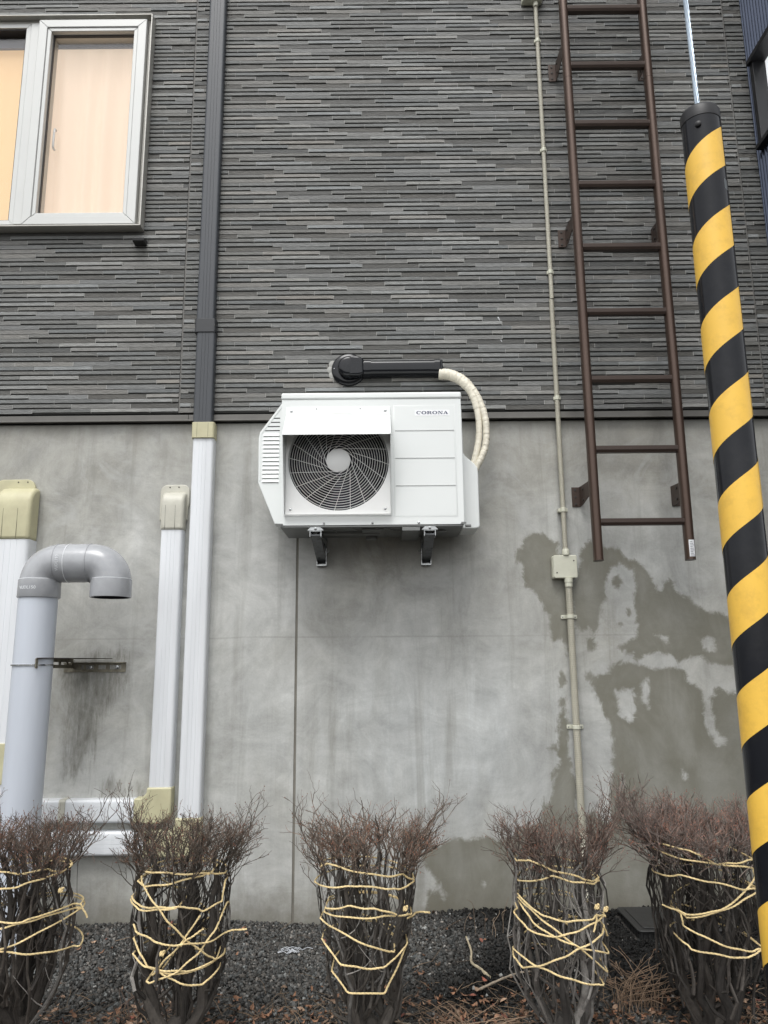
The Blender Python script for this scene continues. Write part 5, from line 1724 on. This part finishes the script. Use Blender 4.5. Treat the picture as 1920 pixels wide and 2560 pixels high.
def grow(mb, p, d, ln, r, depth, R, cols, tipcol, zmax):
    if depth == 0 or r < 0.0004 or p.z > zmax + R.uniform(-.05, .08): return
    pts = [p]
    nseg = 3
    dd = d.copy()
    for k in range(nseg):
        dd = (dd + Vector((R.uniform(-.42, .42), R.uniform(-.42, .42), R.uniform(-.14, .26)))).normalized()
        pts.append(pts[-1] + dd * ln / nseg)
    t = R.uniform(.45, 1.2)
    col = tipcol if (depth <= 2 and R.random() < .35) else cols
    mb.col = tuple(v * t for v in col)
    seg_tube(mb, pts, [r, r * .9, r * .8, r * .62], 4 if depth > 2 else 3)
    if depth == 1 and R.random() < .30:
        q = pts[-1]; s_ = R.uniform(.0012, .0020)
        oc = mb.col; mb.col = (oc[0] * 1.3 + .03, oc[1] * 1.0, oc[2] * .9)
        mb.add([q + Vector((s_, 0, 0)), q + Vector((0, s_, 0)), q + Vector((-s_, 0, 0)), q + Vector((0, -s_, 0)), q + Vector((0, 0, -s_)), q + Vector((0, 0, s_ * 1.8))],
               [(0, 1, 5), (1, 2, 5), (2, 3, 5), (3, 0, 5), (1, 0, 4), (2, 1, 4), (3, 2, 4), (0, 3, 4)])
    for k in range(2 if R.random() < .8 else 3):
        nd = (dd + Vector((R.uniform(-.8, .8), R.uniform(-.8, .8), R.uniform(-.35, .4)))).normalized()
        grow(mb, pts[-1], nd, ln * R.uniform(.6, 1.0), r * .70, depth - 1, R, cols, tipcol, zmax)
    if R.random() < .6:
        nd = (dd + Vector((R.uniform(-.9, .9), R.uniform(-.9, .9), R.uniform(-.2, .5)))).normalized()
        grow(mb, pts[2], nd, ln * R.uniform(.5, .8), r * .62, depth - 1, R, cols, tipcol, zmax)


for idx, S_ in SH.items():
    R = random.Random(S_['seed'])
    cx, cy = S_['c']
    gz0 = ground_h(cx, cy)
    root = empty('bound_shrub', (cx, cy, gz0), ORD[idx], 'shrub', 'rope-bound shrubs along the wall')
    twigs = MB()
    inner = MB()
    nthick, nthin = (7, 38) if idx != 5 else (7, 62)
    for s in range(nthick + nthin):
        thick = s < nthick
        phi = R.uniform(0, 2 * PI)
        if idx == 4 and not thick: phi = R.uniform(0, 2 * PI)
        rho = math.sqrt(R.random()) * (0.85 if thick else 0.97)
        if not thick and R.random() < .55: rho = R.uniform(.90, 1.03)
        r0 = R.uniform(.0085, .0165) if thick else R.uniform(.0022, .0052)
        ztop = R.uniform(.45, .53)
        pts, rads = [], []
        K = 12 if thick else 10
        z_start = -0.03 if thick else R.uniform(0.0, .22)
        for k in range(K + 1):
            t = k / K
            z = z_start + (ztop - z_start) * t
            Rz = lerp_table(S_['R'], z)
            fan = min(1, 0.60 + z / .20)
            ph = phi + 0.5 * mnoise.noise(Vector((s * 3.1, z * 5, idx)))
            rh = rho * fan * (1 + 0.16 * mnoise.noise(Vector((math.cos(phi) * 1.2, math.sin(phi) * 1.2 + idx * 5, z * 5)))) * (1 + 0.14 * mnoise.noise(Vector((s * 1.7, z * 8, idx + 5))))
            jx = 0.020 * mnoise.noise(Vector((s * 5.3, z * 13, 1))) + 0.009 * mnoise.noise(Vector((s * 9.3, z * 38, 4)))
            jy = 0.020 * mnoise.noise(Vector((s * 7.3, z * 18, 2)))
            pts.append(Vector((cx + S_['lean'][0] * max(0, z - .35) + Rz * rh * math.cos(ph) + jx, cy + Rz * rh * math.sin(ph) + jy, z)))
            rads.append(r0 * (1.35 - 0.95 * t if thick else 1.1 - .45 * t) * (1 + .10 * mnoise.noise(Vector((s, z * 30, 9)))))
        t = R.uniform(.4, 1.15)
        bark = S_['bark']
        if (idx == 4 and R.random() < .30) or (idx == 3 and R.random() < .16) or R.random() < .05: bark = (.27, .255, .235)
        col = tuple(v * t for v in bark)
        if thick:
            mb = MB(); mb.col = col
            mb.tube(smooth_path(pts, 2), [rads[min(K, i // 2)] for i in range(2 * K + 1)], 9)
            mb.build('stem', M['bark'], root, smooth=True, fix=False)
        else:
            inner.col = col
            inner.tube(pts, rads, 5, caps=False)
        # side branches bent upwards inside the rope
        for k in range(6 if thick else 4):
            i = R.randint(2, K - 2)
            p = pts[i]
            d = Vector((p.x - cx, p.y - cy, 0))
            if d.length < 1e-3: d = Vector((1, 0, 0))
            d = (d.normalized() * R.uniform(.0, .6) + Vector((R.uniform(-.9, .9), R.uniform(-.9, .9), R.uniform(.1, 1.0)))).normalized()
            q = [p]
            for j in range(5):
                nd = q[-1] + d * R.uniform(.020, .038)
                off = Vector((nd.x - cx - S_['lean'][0] * max(0, nd.z - .35), nd.y - cy, 0))
                lim = lerp_table(S_['R'], nd.z) * 1.02
                if off.length > lim and nd.z < .52:
                    nd.x -= off.normalized().x * (off.length - lim)
                    nd.y -= off.normalized().y * (off.length - lim)
                q.append(nd)
                d = (d + Vector((R.uniform(-.25, .25), R.uniform(-.25, .25), R.uniform(0, .35)))).normalized()
            tt = R.uniform(.45, 1.2)
            inner.col = tuple(v * tt for v in bark)
            rs = rads[i] * R.uniform(.3, .5)
            inner.tube(q, [max(.0009, rs * (1 - .11 * j)) for j in range(6)], 5, caps=False)
            if q[-1].z > .42 and R.random() < .8:
                grow(twigs, q[-1], d, R.uniform(.035, .06), .0016, 3, R, S_['twig'], S_['twig'], S_['top'])
        # the crown of fine twigs above the rope
        top = pts[-1]
        outv = Vector((top.x - cx - S_['lean'][0] * .12, top.y - cy, 0)) / 0.14
        sp = 1.0
        d0 = (Vector((outv.x * .42 + S_['lean'][0] * 2, outv.y * .42, R.uniform(.6, 1.0))) + Vector((R.uniform(-.4, .4), R.uniform(-.4, .4), 0))).normalized()
        if idx == 5: d0 = (Vector((outv.x * .8 - (.45 if R.random() < .5 else 0.0), outv.y * .8, .85)) + Vector((R.uniform(-.3, .3), R.uniform(-.3, .3), 0))).normalized()
        nb_ = 3
        tipc = (S_['twig'][0] * 1.5, S_['twig'][1] * 1.15, S_['twig'][2] * 1.0)
        for k in range(nb_):
            d = (d0 + Vector((R.uniform(-.45, .45), R.uniform(-.45, .45), R.uniform(-.1, .3)))).normalized()
            zt_ = S_['top'] + R.uniform(-.05, .03) + .03 * mnoise.noise(Vector((top.x * 12, top.y * 12, idx)))
            grow(twigs, top, d, R.uniform(.035, .060), max(.0016, min(.003, rads[-1] * .7)), 4, R, S_['twig'], tipc, zt_)
    # a few long shoots sticking out past the crown
    for k in range(6 if idx != 5 else 14):
        a = R.choice((PI, 0)) + R.uniform(-.7, .7)
        p = Vector((cx + S_['lean'][0] * .15 + .12 * math.cos(a), cy + .10 * math.sin(a), R.uniform(.44, .54)))
        d = Vector((math.cos(a) * R.uniform(.5, 1.1), math.sin(a) * .5, R.uniform(.55, 1.1))).normalized()
        if idx == 5 and k < 9:
            p = Vector((cx - .12, cy - .06 + R.uniform(-.05, .05), R.uniform(.48, .56))); d = Vector((-1.0, R.uniform(-.3, .3), R.uniform(.35, .9))).normalized()
        tt = R.uniform(.7, 1.2)
        twigs.col = tuple(v * tt for v in S_['twig'])
        q = [p]
        for j in range(6):
            q.append(q[-1] + d * R.uniform(.026, .042))
            d = (d + Vector((R.uniform(-.22, .22), R.uniform(-.2, .2), R.uniform(-.02, .28)))).normalized()
        twigs.tube(q, [.0024, .0022, .0019, .0017, .0014, .0012, .001], 4, caps=False)
        for j in range(2, 7):
            nd = (d + Vector((R.uniform(-.8, .8), R.uniform(-.6, .6), R.uniform(-.1, .5)))).normalized()
            grow(twigs, q[j], nd, R.uniform(.025, .045), .0012, 3, R, S_['twig'], S_['twig'], S_['top'] + .09)
    # root collar
    mb = MB(); mb.col = tuple(v * .8 for v in S_['bark'])
    mb.tube([(cx - .01, cy, -0.09), (cx, cy, -.03), (cx + .005, cy, .02), (cx, cy + .01, .06)], [.075, .065, .05, .02], 14)
    mb.build('trunk_base', M['bark'], root, smooth=True, fix=False)
    inner.build('thin_stems', M['bark'], root, smooth=False, fix=False, kind='stuff', label='many thin stems bundled upright inside the rope')
    twigs.build('twigs', M['twig'], root, fix=False, kind='stuff', label='dense fine bare twigs above the rope')

    # the rope round this shrub
    re_ = empty('straw_rope', (cx, cy - .13, .3), {1: 'straw rope wound round the leftmost shrub at the edge of the picture', 2: 'straw rope crossing in an X round the second shrub from the left',
                                                  3: 'straw rope wound round the middle shrub', 4: 'straw rope with a big knot and frayed end round the pale-stemmed shrub by the conduit',
                                                  5: 'straw rope wound round the rightmost shrub behind the striped guard'}[idx], 'rope', 'ropes binding the shrubs')
    for li, Ls in enumerate(ROPES[idx]):
        short = (idx == 2 and li in (5, 11)) or (idx == 3 and li == 7) or (idx == 4 and li >= 8) or (idx == 1 and li == 6)
        def ypos(x, z, extra=0.006):
            ox = x - (cx + S_['lean'][0] * max(0, z - .35))
            Rr = max(lerp_table(S_['R'], min(z, .50)) * 1.04 + .004, abs(ox) + .0008)
            return cy - math.sqrt(max(0, Rr * Rr - ox * ox)) * .95 - extra
        Ls2 = []
        for (a, za), (c, zc_) in zip(Ls, Ls[1:]):
            for k in range(4):
                Ls2.append((a + (c - a) * k / 4, za + (zc_ - za) * k / 4))
        Ls2.append(Ls[-1])
        front = [Vector((x, ypos(x, z, .008 if short else .005) - .0016 * (li % 3), z + .0016 * math.sin(k * 1.3 + li))) for k, (x, z) in enumerate(Ls2)]
        if not short and not (idx == 4 and li == 0 and False):
            # carry on round the back to close the loop
            xe, ze = Ls[-1]
            xs_, zs_ = Ls[0]
            back = []
            rx = (max(xe, xs_) - min(xe, xs_)) / 2
            xm = (xe + xs_) / 2
            if rx > .07:
                sgn = 1 if xe > xs_ else -1
                for k in range(1, 16):
                    a = PI * k / 16
                    back.append(Vector((xm + sgn * rx * 1.0 * math.cos(a), cy + math.sin(a) * rx * .95 - .02 * math.cos(a) ** 2, ze + (zs_ - ze) * k / 16)))
                pts = front + back + [front[0]]
            else: pts = front
        else: pts = front
        # drop duplicates
        cl = [pts[0]]
        for p in pts[1:]:
            if (p - cl[-1]).length > .0012: cl.append(p)
        pth = smooth_path(cl, 4)
        mb = MB()
        for k in range(3):
            sub = []
            dist = 0
            for i, p in enumerate(pth):
                if i: dist += (pth[i] - pth[i - 1]).length
                t = (pth[min(i + 1, len(pth) - 1)] - pth[max(i - 1, 0)])
                if t.length < 1e-6: t = Vector((1, 0, 0))
                t.normalize()
                u_ = t.cross(Vector((0, .7, .7))).normalized()
                v_ = t.cross(u_)
                a = dist * 2 * PI / .034 + k * 2 * PI / 3
                sub.append(p + (u_ * math.cos(a) + v_ * math.sin(a)) * .0013)
            mb.tube(sub, .0016, 5)
        mb.build('rope_end' if short else 'rope_loop', M['rope'], re_, smooth=True, fix=False)
    for kx, kz in {1: [(-.955, .447)], 2: [(-.645, .282)], 3: [(.052, .395)], 4: [(.605, .395), (.63, .388)], 5: [(1.128, .395)]}[idx]:
        mb = MB()
        for k in range(3):
            a0 = k * 2.1
            pts = [Vector((kx + .006 * math.cos(a0 + t), cy - .146 - .004 * math.sin(2 * t) + (.02 if idx in (1, 5) else 0), kz + .006 * math.sin(a0 + 1.4 * t))) for t in [j * .5 for j in range(12)]]
            mb.tube(pts, .0021, 6)
        mb.build('knot', M['rope'], re_, smooth=True, fix=False)

print('tiles', singles, 'objects', len(bpy.data.objects), 'tris', sum(sum(len(p.vertices) - 2 for p in o.data.polygons) for o in bpy.data.objects if o.type == 'MESH' and len(o.data.polygons) < 5e6))
